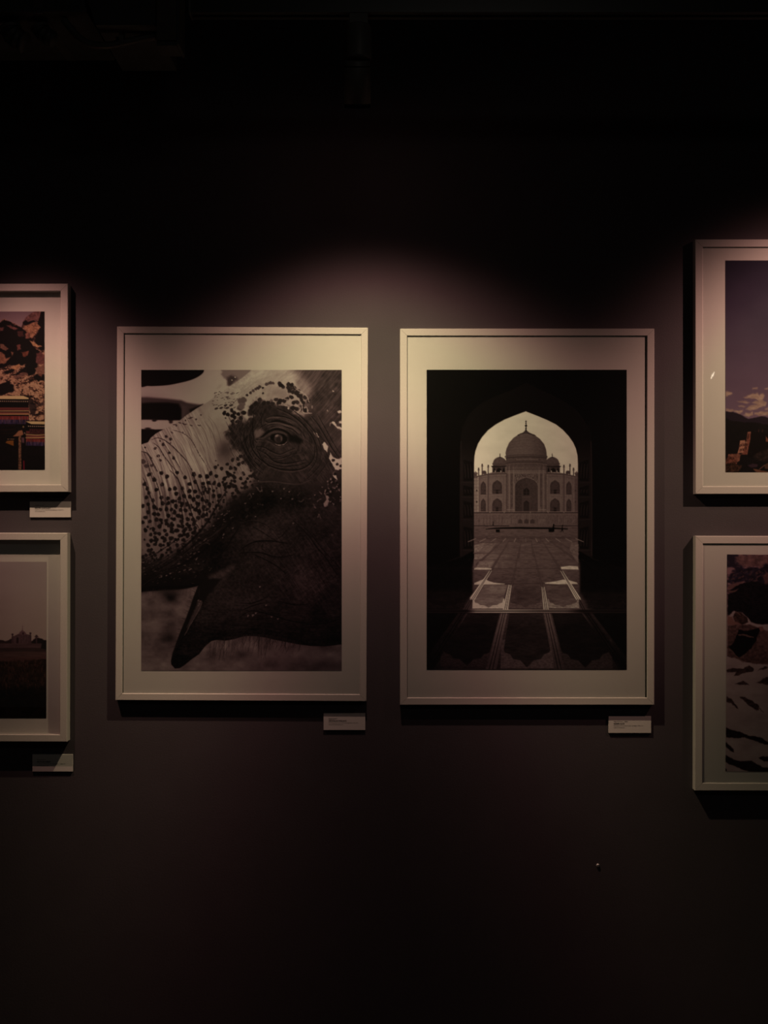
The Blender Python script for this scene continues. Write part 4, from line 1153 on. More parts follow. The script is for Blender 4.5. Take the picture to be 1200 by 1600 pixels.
# ---- tomb beyond a river (colour, hazy) ----------------------------------------------------------
def paint_river():
    xs = np.concatenate([np.linspace(-320, -62, 80), np.linspace(-60, 72.6, 150)])
    s = Sheet(xs, grid(877.4, 1122, 290), 3)
    X, Y = s.X, s.Y
    R = np.random.RandomState(9)
    c = lambda *v: np.array(v, float)
    s.v[:] = c(.80, .79, .80) + ((Y - 877) / 130)[..., None] * c(.04, .02, -.02)
    s.v += (fbm(X / 30, Y / 14, 3, 3) - .5)[..., None] * .03
    st = c(.47, .43, .44)
    # trees, then the tomb
    s.poly([(-330, 1000), (-120, 998), (-40, 1002), (-8, 999), (3, 1000), (8, 1002), (14, 999), (18, 997), (20, 1010), (-330, 1012)], c(.27, .25, .25), soft=.8, wob=1.5)
    s.poly([(48, 1002), (52, 1000), (56, 997), (66, 997), (70, 1000), (76, 1000), (76, 1018), (60, 1018), (58, 1006), (48, 1008)], c(.20, .20, .20), soft=.8, wob=1.5)
    s.poly([(18, 1006), (18, 995), (24, 992.5), (29, 990), (45, 991), (49, 993), (49, 1006)], lambda x, y: st * (.82 + .3 * fbm(x / 1.8, y / 1.8, 3, 5))[..., None], soft=.7)
    s.poly([(29, 991), (31, 987), (34, 985), (35, 982.5), (36, 985), (39, 987), (42, 991)], c(.56, .50, .52), soft=.7)
    s.stroke([(35, 984), (35, 977)], [1, .5], c(.60, .52, .54), soft=.4)
    for x, yt in ((19.5, 991), (47.5, 989), (57, 993)):
        s.stroke([(x, yt), (x, 1004)], 2.0, c(.38, .34, .36), soft=.5); s.blob(x, yt, 1.7, 1.4, c(.33, .30, .31))
    s.blob(57, 994.5, 3, 1.3, c(.36, .33, .33))
    s.poly([(25.5, 1005), (25.5, 997), (27.2, 995), (29, 997), (29, 1005)], c(.26, .23, .24), soft=.6)
    s.blob(36, 989.5, 1.4, 1.8, c(.30, .26, .27))
    for x in (33, 37, 41, 45): s.stroke([(x, 994), (x, 1005)], .7, c(.36, .33, .34), a=.7)
    # banks in bands
    def band(y0, y1, v, wob=1.0): s.poly([(-330, y0), (80, y0), (80, y1), (-330, y1)], lambda x, y: v * (.85 + .3 * fbm(x / 12, y / 1.4, 3, 7))[..., None], soft=1.0, wob=wob, wsc=20)
    band(1005, 1013, c(.44, .40, .40)); band(1012, 1020, c(.31, .29, .28)); band(1018, 1028, c(.43, .385, .36)); band(1027, 1035, c(.42, .35, .33), 3)
    s.poly([(66, 1000), (76, 1000), (76, 1016), (64, 1012)], c(.19, .20, .19), soft=1.2, wob=1)
    # reeds
    s.poly([(-330, 1035), (-40, 1031), (0, 1033), (20, 1033), (40, 1032), (75, 1028), (75, 1125), (-330, 1125)], lambda x, y: c(.25, .23, .19) * (.55 + .8 * fbm(x / 5, y / 4, 4, 13) - .0 * x)[..., None] * (1 - .45 * sstep(1060, 1085, y))[..., None], soft=1.5, wob=2.5)
    for i in range(520):
        x = R.uniform(-300, 72) if i % 3 == 0 else R.uniform(-10, 72)
        y = R.uniform(1030, 1072)
        L = R.uniform(3, 9); l_ = R.uniform(-.5, .5)
        v = R.choice(3)
        s.stroke([(x, y + L), (x + l_ * L, y)], [.4, .9], (c(.50, .40, .34), c(.30, .28, .20), c(.16, .15, .13))[v], a=R.uniform(.3, .8), soft=.5, smooth=0)
    for i in range(260):
        x, y = R.uniform(-200, 72), R.uniform(1070, 1120)
        s.blob(x, y, R.uniform(.8, 3), R.uniform(.6, 1.6), R.choice([.10, .17, .22]) * c(1, 1.0, .82), a=.5, soft=.8, ang=R.uniform(0, 3))
    return s


def art_river():
    s = paint_river()
    return dict(xs=s.xs, ys=s.ys, rgb=ink(s.v), label='hazy colour print of a domed tomb beyond dark reeds')


# ---- hill fort (colour) --------------------------------------------------------------------------
def paint_fort():
    xs = np.concatenate([np.linspace(1133.6, 1270, 172), np.linspace(1272.5, 1570, 110)])
    s = Sheet(xs, grid(406.8, 737.6, 420), 3)
    X, Y = s.X, s.Y
    R = np.random.RandomState(3)
    c = lambda *v: np.array(v, float)
    Q = lambda pts: zp(1125, 600, 828 / 75.0, pts)
    t = ((Y - 407) / 240)[..., None]
    s.v[:] = c(.185, .20, .285) * (1 - t) + c(.52, .485, .57) * t
    s.v += (fbm(X / 40, Y / 25, 3, 3) - .5)[..., None] * .04
    # clouds
    cl = lambda x, y: c(.80, .74, .66) * (.80 + .34 * fbm(x / 6, y / 2.5, 3, 5))[..., None]
    for pts in ([(90, 130), (140, 120), (210, 140), (220, 175), (160, 200), (90, 205)], [(400, 235), (470, 205), (560, 165), (660, 145), (680, 190), (740, 155), (770, 200), (750, 260), (690, 300), (640, 265), (560, 245), (470, 245)],
                [(300, 295), (400, 290), (510, 310), (470, 325), (370, 320)], [(540, 325), (640, 290), (740, 275), (800, 310), (780, 370), (650, 420), (520, 455), (450, 420), (500, 385), (640, 350)], [(320, 365), (430, 380), (400, 405), (340, 385)],
                [(570, 70), (640, 65), (640, 90), (560, 95)], [(780, 65), (830, 70), (820, 90), (770, 80)], [(100, 420), (210, 430), (240, 460), (150, 480), (90, 470)], [(230, 455), (400, 445), (390, 490), (330, 520), (250, 480)], [(450, 500), (560, 470), (570, 540), (480, 560), (420, 540)],
                [(600, 490), (720, 475), (830, 480), (830, 540), (700, 545), (590, 520)], [(770, 420), (830, 410), (830, 450), (780, 445)]):
        s.poly(Q(pts), cl, soft=1.6, a=.85, wob=1.8, wsc=5)
    for i in range(60):
        x, y = R.uniform(1205, 1570), R.uniform(600, 648)
        s.blob(x, y, R.uniform(5, 16), R.uniform(1.5, 4), c(.76, .70, .64), a=R.uniform(.3, .8), soft=.8, wob=.12, seed=i)
    # ranges
    s.poly([(1120, 643)] + Q([(95, 470), (150, 475), (220, 480), (300, 505), (400, 555), (490, 600), (560, 590), (640, 565), (710, 555), (780, 560), (830, 585)]) + [(1240, 652), (1300, 640), (1380, 655), (1460, 644), (1580, 650), (1580, 700), (1120, 700)], lambda x, y: c(.185, .165, .215) + 0 * x[..., None], soft=1, wob=.8)
    s.poly([(1120, 654)] + Q([(95, 570), (160, 620), (260, 640), (420, 665), (480, 655), (620, 660), (740, 690), (830, 700)]) + [(1280, 668), (1400, 676), (1580, 664), (1580, 745), (1120, 745)], lambda x, y: c(.105, .10, .105) * (.9 + .3 * fbm(x / 6, y / 6, 3, 9))[..., None], soft=1, wob=.8)
    # fort: bright sunlit faces and shaded block
    s.poly(Q([(530, 840), (600, 850), (640, 820), (720, 835), (830, 860), (1200, 900), (1200, 1300), (470, 1260), (500, 1000)]), c(.10, .08, .08), soft=.9)
    s.poly(Q([(475, 835), (530, 825), (520, 960), (490, 1100), (470, 1215), (360, 1215), (395, 1170), (430, 1100), (455, 960)]), lambda x, y: c(.56, .40, .33) * (.75 + .5 * fbm(x / 2, y / 2, 2, 15))[..., None], soft=.6)
    s.poly(Q([(480, 825), (530, 820), (530, 845), (475, 848)]), c(.66, .50, .42), soft=.5)
    s.poly(Q([(345, 975), (430, 965), (440, 1000), (420, 1100), (400, 1180), (300, 1195), (330, 1090)]), lambda x, y: c(.74, .58, .48) * (.8 + .4 * fbm(x / 2, y / 2, 2, 17))[..., None], soft=.6)
    for x, y in ((375, 1050), (405, 1050), (350, 1060), (430, 1045), (460, 1050), (350, 1135), (375, 1130), (400, 1130), (490, 880), (480, 930), (450, 1105)):
        s.stroke(Q([(x + 3, y - 16), (x - 3, y + 16)]), 1.3, c(.20, .14, .13), soft=.4, smooth=0)
    for x in (365, 395, 425, 455): s.blob(*Q([(x, 1003)])[0], .8, .8, c(.80, .70, .6))
    s.poly(Q([(140, 1210), (290, 1200), (300, 1190), (360, 1215), (330, 1330), (290, 1350), (230, 1290), (130, 1250)]), lambda x, y: c(.58, .44, .36) * (.7 + .55 * fbm(x / 2, y / 2, 3, 19))[..., None], soft=.7, wob=.8)
    s.poly(Q([(95, 1300), (140, 1250), (230, 1260), (280, 1320), (290, 1380), (200, 1420), (95, 1400)]), lambda x, y: c(.46, .33, .27) * (.35 + 1.2 * fbm(x / 2.2, y / 1.8, 3, 21))[..., None], soft=1, wob=1)
    s.poly(Q([(90, 1380), (200, 1350), (290, 1390), (380, 1400), (300, 1530), (90, 1530)]), lambda x, y: c(.30, .24, .19) * (.15 + 1.4 * fbm(x / 1.8, y / 1.6, 3, 22))[..., None], soft=1, wob=1)
    s.poly(Q([(570, 1250), (640, 1190), (720, 1150), (830, 1110), (1000, 1150), (1000, 1330), (700, 1330), (620, 1300)]), lambda x, y: c(.20, .18, .17) * (.5 + 1.0 * fbm(x / 3, y / 2.4, 3, 24))[..., None], soft=1, wob=1.2)
    s.poly(Q([(480, 1400), (560, 1370), (650, 1390), (640, 1430), (540, 1440)]), c(.27, .23, .27), soft=1, wob=1)
    s.poly(Q([(570, 1460), (640, 1470), (760, 1500), (830, 1510), (830, 1530), (620, 1530)]), c(.50, .40, .31), soft=.8, wob=.8)
    s.stroke(Q([(680, 1470), (740, 1420), (770, 1400)]), 1.2, c(.5, .4, .33)); s.poly(Q([(760, 1400), (830, 1350), (900, 1360), (880, 1460), (780, 1460)]), c(.42, .36, .28), soft=1, wob=1, a=.8)
    s.poly(Q([(790, 900), (830, 950), (860, 1000), (790, 990)]), c(.55, .40, .30), soft=.8)
    for x in (670, 735): s.stroke(Q([(x, 785), (x - 6, 825)]), 1, c(.32, .23, .2))
    w = s.win(1205, 650, 1575, 740)
    xx, yy = s.X[w], s.Y[w]
    r = sstep(.5, .66, fbm(xx / 9, yy / 6, 4, 31)) * sstep(690, 705, yy)
    s.put(w, r * .7, c(.48, .37, .29))
    return s


def art_fort():
    s = paint_fort()
    return dict(xs=s.xs, ys=s.ys, rgb=ink(s.v), label='colour print of a sunlit hill fort under dark blue sky with clouds')


# ---- snowy ridges --------------------------------------------------------------------------------
def paint_snow():
    xs = np.concatenate([np.linspace(1134.8, 1270, 165), np.linspace(1272.5, 1570, 110)])
    s = Sheet(xs, grid(867.6, 1206.8, 420), 3)
    X, Y = s.X, s.Y
    R = np.random.RandomState(4)
    c = lambda *v: np.array(v, float)
    Q = lambda pts: zp(1126, 860, 667 / 75.0, pts)
    Z = lambda pts: zp(1126, 1030, 649 / 75.0, pts)
    dk = c(.135, .135, .16)
    # pale snowfield
    s.v[:] = c(.74, .715, .72)
    s.v += (fbm(X / 22, Y / 10, 4, 3) - .5)[..., None] * .14
    # storm cloud at the top
    up = sstep(960, 930, Y)[..., None]
    cl = fbm(X / 13, Y / 8, 5, 5)
    cv = c(.20, .20, .26) + sstep(.38, .60, cl)[..., None] * c(.44, .36, .32)
    s.v = s.v * (1 - up) + cv * up
    rock = lambda v, sd: (lambda x, y: c(*v) * (.55 + .9 * fbm(x / 4, y / 3, 4, sd))[..., None])
    s.poly(Q([(100, 70), (230, 70), (180, 110), (190, 190), (270, 215), (200, 245), (100, 240)]), c(.20, .20, .25), soft=2, wob=2, wsc=5)
    s.poly(Q([(190, 100), (330, 75), (700, 75), (700, 180), (560, 250), (480, 225), (390, 240), (300, 230), (210, 170)]), lambda x, y: c(.52, .45, .43) * (.75 + .5 * fbm(x / 5, y / 4, 3, 7))[..., None], soft=2, wob=2, a=.85)
    s.poly(Q([(100, 400), (130, 350), (250, 280), (390, 235), (520, 260), (600, 200), (700, 180), (1200, 260), (2600, 180), (4000, 300), (4000, 900), (700, 480), (480, 500), (300, 440), (200, 460), (100, 440)]), rock((.20, .20, .25), 9), soft=1.6, wob=3)
    for i in range(70):
        x, y = R.uniform(1140, 1215), R.uniform(893, 915)
        s.blob(x, y, R.uniform(.8, 3), R.uniform(.5, 1.3), c(.46, .39, .38), a=R.uniform(.3, .7), ang=-.6, wob=.2, seed=i)
    s.poly(Q([(580, 380), (620, 310), (700, 350), (700, 470), (620, 470)]), c(.52, .42, .40), soft=1.5, wob=2, a=.7)
    s.poly(Q([(95, 500), (200, 470), (330, 430), (200, 520), (130, 545), (95, 545)]), c(.50, .43, .41), soft=1, wob=1.2)
    # dark mountainside
    s.poly(Q([(120, 560), (260, 480), (420, 430), (520, 450), (640, 480), (1000, 440), (1800, 520), (4000, 440), (4000, 1000), (700, 1020), (560, 1040), (420, 1010), (380, 950), (300, 880), (230, 870), (180, 850), (90, 930), (90, 620), (160, 610)]), rock((.125, .125, .14), 11), soft=1.2, wob=1.5)
    s.poly(Q([(100, 560), (170, 570), (240, 545), (190, 590), (100, 605)]), c(.45, .40, .37), soft=.9, wob=1)
    for k in range(5): s.stroke(Q([(260 + k * 60, 600 + k * 20), (460, 690 + k * 30), (700, 620 + k * 50)]), .7, c(.20, .19, .19), a=.5)
    # middle ridges, sunlit bits
    s.poly(Q([(90, 920), (150, 930), (180, 990), (300, 1030), (290, 1050), (90, 1045)]), c(.60, .50, .46), soft=1, wob=1.5)
    s.poly(Q([(160, 930), (210, 860), (280, 880), (360, 940), (380, 1010), (300, 1040), (190, 1000)]), rock((.30, .26, .24), 13), soft=1, wob=1.5)
    s.stroke(Q([(205, 865), (240, 885), (268, 910)]), 1, c(.55, .48, .44))
    s.poly(Q([(90, 1050), (280, 1040), (420, 1040), (520, 1080), (660, 1130), (1200, 1080), (4000, 1060), (4000, 1500), (700, 1590), (500, 1590), (330, 1560), (90, 1480)]), rock((.42, .37, .35), 15), soft=1.2, wob=1.5)
    s.poly(Q([(520, 1070), (580, 1065), (600, 1110), (560, 1130)]), c(.62, .50, .47), soft=.8, wob=1)
    s.poly(Q([(560, 1150), (700, 1130), (700, 1400), (600, 1330), (500, 1300)]), c(.52, .46, .44), soft=2, wob=2, a=.5)
    s.poly(Q([(110, 1350), (180, 1290), (250, 1110), (330, 1130), (440, 1110), (530, 1080), (545, 1120), (510, 1190), (480, 1280), (420, 1370), (350, 1440), (260, 1500), (200, 1460), (150, 1400)]), c(.10, .095, .10), soft=1, wob=1.2)
    s.stroke(Q([(250, 1185), (330, 1185), (390, 1205), (450, 1215)]), [2, 2.6, 1.6], c(.48, .43, .40), soft=.8, rough=1)
    s.stroke(Q([(110, 1380), (160, 1410), (230, 1500), (310, 1560)]), [1.2, .8, 1.4], c(.52, .47, .44), soft=.7)
    # rock outcrops in the snow
    for pts in ([(85, 150), (180, 130), (300, 140), (390, 95), (450, 140), (440, 180), (300, 200), (240, 230), (180, 235), (210, 180), (85, 190)], [(500, 160), (600, 100), (649, 120), (580, 145)], [(200, 345), (310, 305), (390, 360), (300, 360)],
                [(490, 325), (560, 280), (649, 240), (800, 260), (760, 370), (649, 360), (580, 345)], [(85, 520), (140, 540), (180, 590), (245, 680), (200, 660), (140, 600), (85, 595)], [(260, 515), (330, 520), (430, 575), (530, 640), (520, 690), (490, 700), (400, 640), (330, 590)], [(520, 660), (590, 720), (540, 690)]):
        s.poly(Z(pts), rock((.30, .27, .26), 17), soft=1, wob=1.3, wsc=4)
    for pts in ([(80, 940), (160, 970), (250, 990), (400, 1045), (500, 1055), (580, 1080), (649, 1130), (800, 1160), (800, 1200), (600, 1155), (480, 1115), (330, 1065), (230, 1080), (80, 1070)], [(75, 1130), (140, 1180), (185, 1230), (185, 1270), (130, 1240), (75, 1190)],
                [(75, 1310), (180, 1360), (290, 1390), (420, 1380), (500, 1430), (580, 1470), (800, 1480), (800, 1540), (420, 1530), (300, 1500), (180, 1450), (75, 1400)], [(530, 1345), (600, 1320), (800, 1340), (800, 1390), (600, 1390)]):
        s.poly(Z(pts), rock((.19, .18, .18), 19), soft=1, wob=1.2, wsc=4)
    s.blob(*Z([(80, 1510)])[0], 1.6, 2.2, c(.12, .11, .11))
    for i in range(34):
        x, y = R.uniform(1215, 1565), R.uniform(1045, 1200)
        s.poly([(x - 14, y), (x, y - R.uniform(2, 6)), (x + R.uniform(10, 26), y + R.uniform(2, 9)), (x + 4, y + 6)], rock((.22, .2, .2), 23), soft=1, wob=2)
    return s


def art_snow():
    s = paint_snow()
    return dict(xs=s.xs, ys=s.ys, rgb=ink(s.v), label='print of snowy ridges below a dark mountain and cloud')

# ------------------------------------------------------------------ framed pictures
def rail_mesh(hw, hh, wd, T, lip, side):
    """one mitred moulding of a frame centred on the origin, wall at y=0, front at y=-T"""
    b = 0.0011
    sec = [(0, 0), (0, T - b), (b, T), (wd - b, T), (wd, T - b), (wd, lip), (wd - 0.004, lip), (wd - 0.004, 0)]
    g = 0.00022                       # hairline left open at the mitre
    bm = bmesh.new()
    ends = []
    for sgn in (-1, 1):
        ring = []
        for u, v in sec:
            if side in ('top', 'bottom'):
                x = sgn * (hw - u - g)
                z = (hh - u) * (1 if side == 'top' else -1)
            else:
                z = sgn * (hh - u - g)
                x = (hw - u) * (1 if side == 'right' else -1)
            ring.append(bm.verts.new((x, -v, z)))
        ends.append(ring)
    n = len(sec)
    for i in range(n):
        j = (i + 1) % n
        bm.faces.new((ends[0][i], ends[0][j], ends[1][j], ends[1][i]))
    bm.faces.new(ends[0])
    bm.faces.new(ends[1])
    return bm


def picture(name, label, group, box, T, D, rail, ink_box, art, rot=0.0, glass_at=None, ink_rot=0.0, gap=(0, 0)):
    """box: outer rectangle of the frame front in photograph pixels (x0, y0, x1, y1); T, D, rail in the same pixels"""
    T *= S; D *= S
    c = at((box[0] + box[2]) / 2, (box[1] + box[3]) / 2, T)
    k = 1 - T / DCAM
    hw = (box[2] - box[0]) / 2 * S * k
    hh = (box[3] - box[1]) / 2 * S * k
    wd = rail * S * k
    root = empty(name, (c.x, 0, c.z))
    tag(root, label, 'picture', group)
    matd = T - D                                  # mount board surface
    for side in ('top', 'bottom', 'left', 'right'):
        from_bm('frame_rail', rail_mesh(hw, hh, wd, T, matd - 0.004, side), 'frame_white', root)
    e = 0.0035
    ga = gap[0] * S + e if gap[0] else 0.0
    gb = gap[1] * S + e if gap[1] else 0.0
    from_bm('mount_board', box_bm(-hw + wd - e + ga, hw - wd + e - gb, -matd, -matd + 0.002, -hh + wd - e, hh - wd + e), 'mount_board', root)
    from_bm('backing_board', box_bm(-hw + wd - e, hw - wd + e, -matd + 0.0022, -matd + 0.0052, -hh + wd - e, hh - wd + e), 'board_back', root)
    gp = T - 0.0022 if glass_at is None else glass_at
    from_bm('glass_pane', box_bm(-hw + wd + 0.0003, hw - wd - 0.0003, -gp - 0.0006, -gp + 0.0006, -hh + wd + 0.0003, hh - wd - 0.0003), 'picture_glass', root)
    # the print: a sheet of paper with the picture in pigment, laid on the mount board
    pd = matd + 0.0005
    xs, ys = art['xs'], art['ys']
    kk = 1 - pd / DCAM
    X = (xs - 600) * S * kk - c.x
    Z = (ZC - (ys - 800) * S * kk) - c.z
    nx, ny = len(xs), len(ys)
    gx, gz = np.meshgrid(X, Z)
    if ink_rot:
        cx, cz = X.mean(), Z.mean()
        dx, dz = gx - cx, gz - cz
        gx = cx + dx * math.cos(ink_rot) + dz * math.sin(ink_rot)
        gz = cz - dx * math.sin(ink_rot) + dz * math.cos(ink_rot)
    co = np.empty((ny, nx, 3), np.float32)
    co[..., 0] = gx; co[..., 1] = -pd; co[..., 2] = gz
    idx = np.arange(nx * ny).reshape(ny, nx)
    # each face wound so that it looks at the room
    q = np.stack([idx[:-1, :-1], idx[1:, :-1], idx[1:, 1:], idx[:-1, 1:]], -1).reshape(-1, 4)
    me = bpy.data.meshes.new('print')
    me.vertices.add(nx * ny)
    me.vertices.foreach_set('co', co.ravel())
    me.loops.add(q.size)
    me.loops.foreach_set('vertex_index', q.ravel().astype(np.int32))
    me.polygons.add(len(q))
    me.polygons.foreach_set('loop_start', np.arange(0, q.size, 4, dtype=np.int32))
    me.update(calc_edges=True)
    ca = me.color_attributes.new('ink', 'FLOAT_COLOR', 'POINT')
    rgba = np.ones((nx * ny, 4), np.float32)
    rgba[:, :3] = art['rgb'].reshape(-1, 3)
    ca.data.foreach_set('color', rgba.ravel())
    p = link('print', me, 'photo_print', root)
    if art.get('label'):
        p['label'] = art['label']
    root.rotation_euler = (0, rot, 0)
    return root


GC = 'large portrait pictures under the middle lamp'
GL = 'pictures at the left edge'
GR = 'pictures at the right edge'
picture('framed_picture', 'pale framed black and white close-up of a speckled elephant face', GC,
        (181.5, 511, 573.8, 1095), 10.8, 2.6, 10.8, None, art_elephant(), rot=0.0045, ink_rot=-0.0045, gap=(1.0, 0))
picture('framed_picture', 'pale framed monochrome picture of a domed white palace seen through a dark arch', GC,
        (625, 513.5, 1022.4, 1101.5), 10.8, 2.6, 11.3, None, art_palace(), gap=(0.6, 2.4))
picture('framed_picture', 'pale framed colour picture of fringed awnings below rocky cliffs, left edge', GL,
        (-351, 443.6, 106.3, 769.2), 17, 11, 11.5, None, art_awning(), rot=-0.002)
picture('framed_picture', 'pale framed picture of a hazy riverside tomb behind dark reeds, left edge', GL,
        (-352, 832.4, 105, 1158.6), 17, 12, 11.3, None, art_river(), rot=0.002)
picture('framed_picture', 'pale framed picture of a hill fort under blue sky, right edge', GR,
        (1086.3, 373.8, 1608, 771.8), 13, 2.6, 12, None, art_fort(), rot=-0.001)
picture('framed_picture', 'pale framed picture of snowy mountain ridges, right edge', GR,
        (1086, 838, 1608, 1236), 13, 2.0, 12, None, art_snow(), rot=0.002, ink_rot=0.006)


# ------------------------------------------------------------------ caption cards
def text_mesh(body, size, width=None, bold=0.0):
    cu = bpy.data.curves.new('lettering', 'FONT')
    cu.body = body
    cu.size = size
    cu.offset = bold
    cu.resolution_u = 2
    tmp = bpy.data.objects.new('lettering', cu)
    COL.objects.link(tmp)
    dg = bpy.context.evaluated_depsgraph_get()
    me = bpy.data.meshes.new_from_object(tmp.evaluated_get(dg))
    bpy.data.objects.remove(tmp, do_unlink=True)
    bpy.data.curves.remove(cu)
    n = len(me.vertices)
    co = np.empty(n * 3, np.float32)
    me.vertices.foreach_get('co', co)
    co = co.reshape(-1, 3)
    if width:
        co[:, 0] *= width / max(1e-6, co[:, 0].max())
    out_ = np.zeros_like(co)
    out_[:, 0] = co[:, 0]
    out_[:, 2] = co[:, 1]
    me.vertices.foreach_set('co', out_.ravel())
    me.update()
    return me


def card(label, box, lines):
    """box in photograph pixels; lines: (text, x offset, baseline y, width, cap height, bold) in photograph pixels"""
    th = 0.0040
    c = at((box[0] + box[2]) / 2, (box[1] + box[3]) / 2, th)
    k = 1 - th / DCAM
    hw = (box[2] - box[0]) / 2 * S * k
    hh = (box[3] - box[1]) / 2 * S * k
    root = empty('caption_card', (c.x, 0, c.z))
    tag(root, label, 'card', 'caption cards on the wall')
    from_bm('card_board', box_bm(-hw, hw, -th + 0.0006, -0.0002, -hh, hh), 'card_edge', root)
    from_bm('card_face', box_bm(-hw, hw, -th, -th + 0.00055, -hh, hh, 0.00015), 'card_white', root)
    for t, px, py, wpx, hpx, bold in lines:
        me = text_mesh(t, hpx * S * k / 0.70, wpx * S * k, bold)
        p = at(px, py, th)
        link('lettering', me, 'ink_black', root, (p.x - c.x, -th - 0.0002, p.z - c.z))
    return root


card('white caption card below the elephant picture', (505.6, 1114.5, 570.7, 1140.6), [
    ('ELEPHANT', 513.6, 1124.2, 13.2, 1.9, 0.0),
    ('NICHOLAS WIELAND', 513.6, 1127.3, 28, 2.0, 0.00012),
    ('Courtesy of the artist, travel photography, Urban Art', 513.6, 1130.1, 46, 1.5, 0.0),
    ('www.nicholaswieland.com', 513.6, 1132.8, 22.5, 1.4, 0.0)])
card('white caption card below the arch picture', (951, 1119.4, 1017.3, 1145.2), [
    ('TAJ MAHAL, 2009', 958.8, 1128.4, 22, 1.6, 0.0),
    ('ADRIEN ALAD', 958.8, 1131.8, 17, 2.0, 0.00012),
    ('Courtesy of the artist, for photography, Urban Art', 958.8, 1134.6, 46.5, 1.5, 0.0),
    ('www.adrienalad.com', 958.8, 1137.4, 17, 1.4, 0.0)])
card('white caption card below the awnings picture', (46.5, 783.6, 110.4, 808.2), [
    ('HIMALAYA', 54.4, 790.6, 14, 1.7, 0.0),
    ('MELVIN SOKOLSKY', 54.4, 794.9, 25, 2.0, 0.00012),
    ('Courtesy of the artist, for photography, Urban Art', 54.4, 797.5, 45, 1.5, 0.0),
    ('www.sokolsky.com', 54.4, 799.9, 16, 1.4, 0.0)])
card('white caption card below the riverside picture', (50.6, 1178.8, 113.6, 1205.4), [
    ('RIVERSIDE', 57.5, 1188.0, 14, 1.6, 0.0),
    ('ARTHUR KESEY', 57.5, 1191.4, 22, 2.0, 0.00012),
    ('Courtesy of the artist, for photography, Urban Art', 57.5, 1194.2, 45, 1.5, 0.0),
    ('www.kesey.com', 57.5, 1197.0, 18, 1.4, 0.0)])

# small screw left in the wall
p = at(934.3, 1352.2, 0.003)
sc_ = empty('wall_screw', (p.x, 0, p.z))
tag(sc_, 'small pale screw head in the dark wall below the arch picture', 'screw')
hb = lathe_bm([(0.0012, 0.0), (0.0038, 0.0005), (0.0038, 0.0022), (0.0030, 0.0032), (0.0, 0.0035)], 16)
h = from_bm('screw_head', hb, 'screw_steel', sc_, smooth=True)
h.rotation_euler = (math.radians(90), 0, 0)
bm = box_bm(-0.0024, 0.0024, -0.0036, -0.0033, -0.0004, 0.0004)
from_bm('slot', bm, 'lamp_dark', sc_)


# ------------------------------------------------------------------ lighting tracks and spot lamps
TRK_Z = wall_z(800 - 775 / (F / (F - LAMP_PX)))     # underside of the track


def track(x0, x1, label, y=-LAMP_DEPTH, z=TRK_Z):
    r = empty('lighting_track', (x0, y, z))
    tag(r, label, 'track')
    L = x1 - x0
    bm = bmesh.new()
    # channel profile in (y, z), open underneath
    prof = [(-0.018, 0.0), (-0.018, 0.034), (0.018, 0.034), (0.018, 0.0), (0.006, 0.0), (0.006, 0.003),
            (0.015, 0.003), (0.015, 0.031), (-0.015, 0.031), (-0.015, 0.003), (-0.006, 0.003), (-0.006, 0.0)]
    ra = [bm.verts.new((0, a, b)) for a, b in prof]
    rb = [bm.verts.new((L, a, b)) for a, b in prof]
    n = len(prof)
    for i in range(n):
        j = (i + 1) % n
        bm.faces.new((ra[i], ra[j], rb[j], rb[i]))
    bm.faces.new(ra); bm.faces.new(rb)
    from_bm('channel', bm, 'track_metal', r)
    from_bm('end_cap', box_bm(-0.004, 0.0, -0.019, 0.019, -0.001, 0.035, 0.001), 'lamp_black', r)
    from_bm('end_cap', box_bm(L, L + 0.004, -0.019, 0.019, -0.001, 0.035, 0.001), 'lamp_black', r)
    m_ = max(2, int(L / 0.9))
    for i in range(m_):
        x = L * (i + 0.35) / m_
        from_bm('hanger', lathe_bm([(0.004, 0.034), (0.004, RZ - z)], 10), 'track_metal', r, (x, 0, 0), True)
    return r


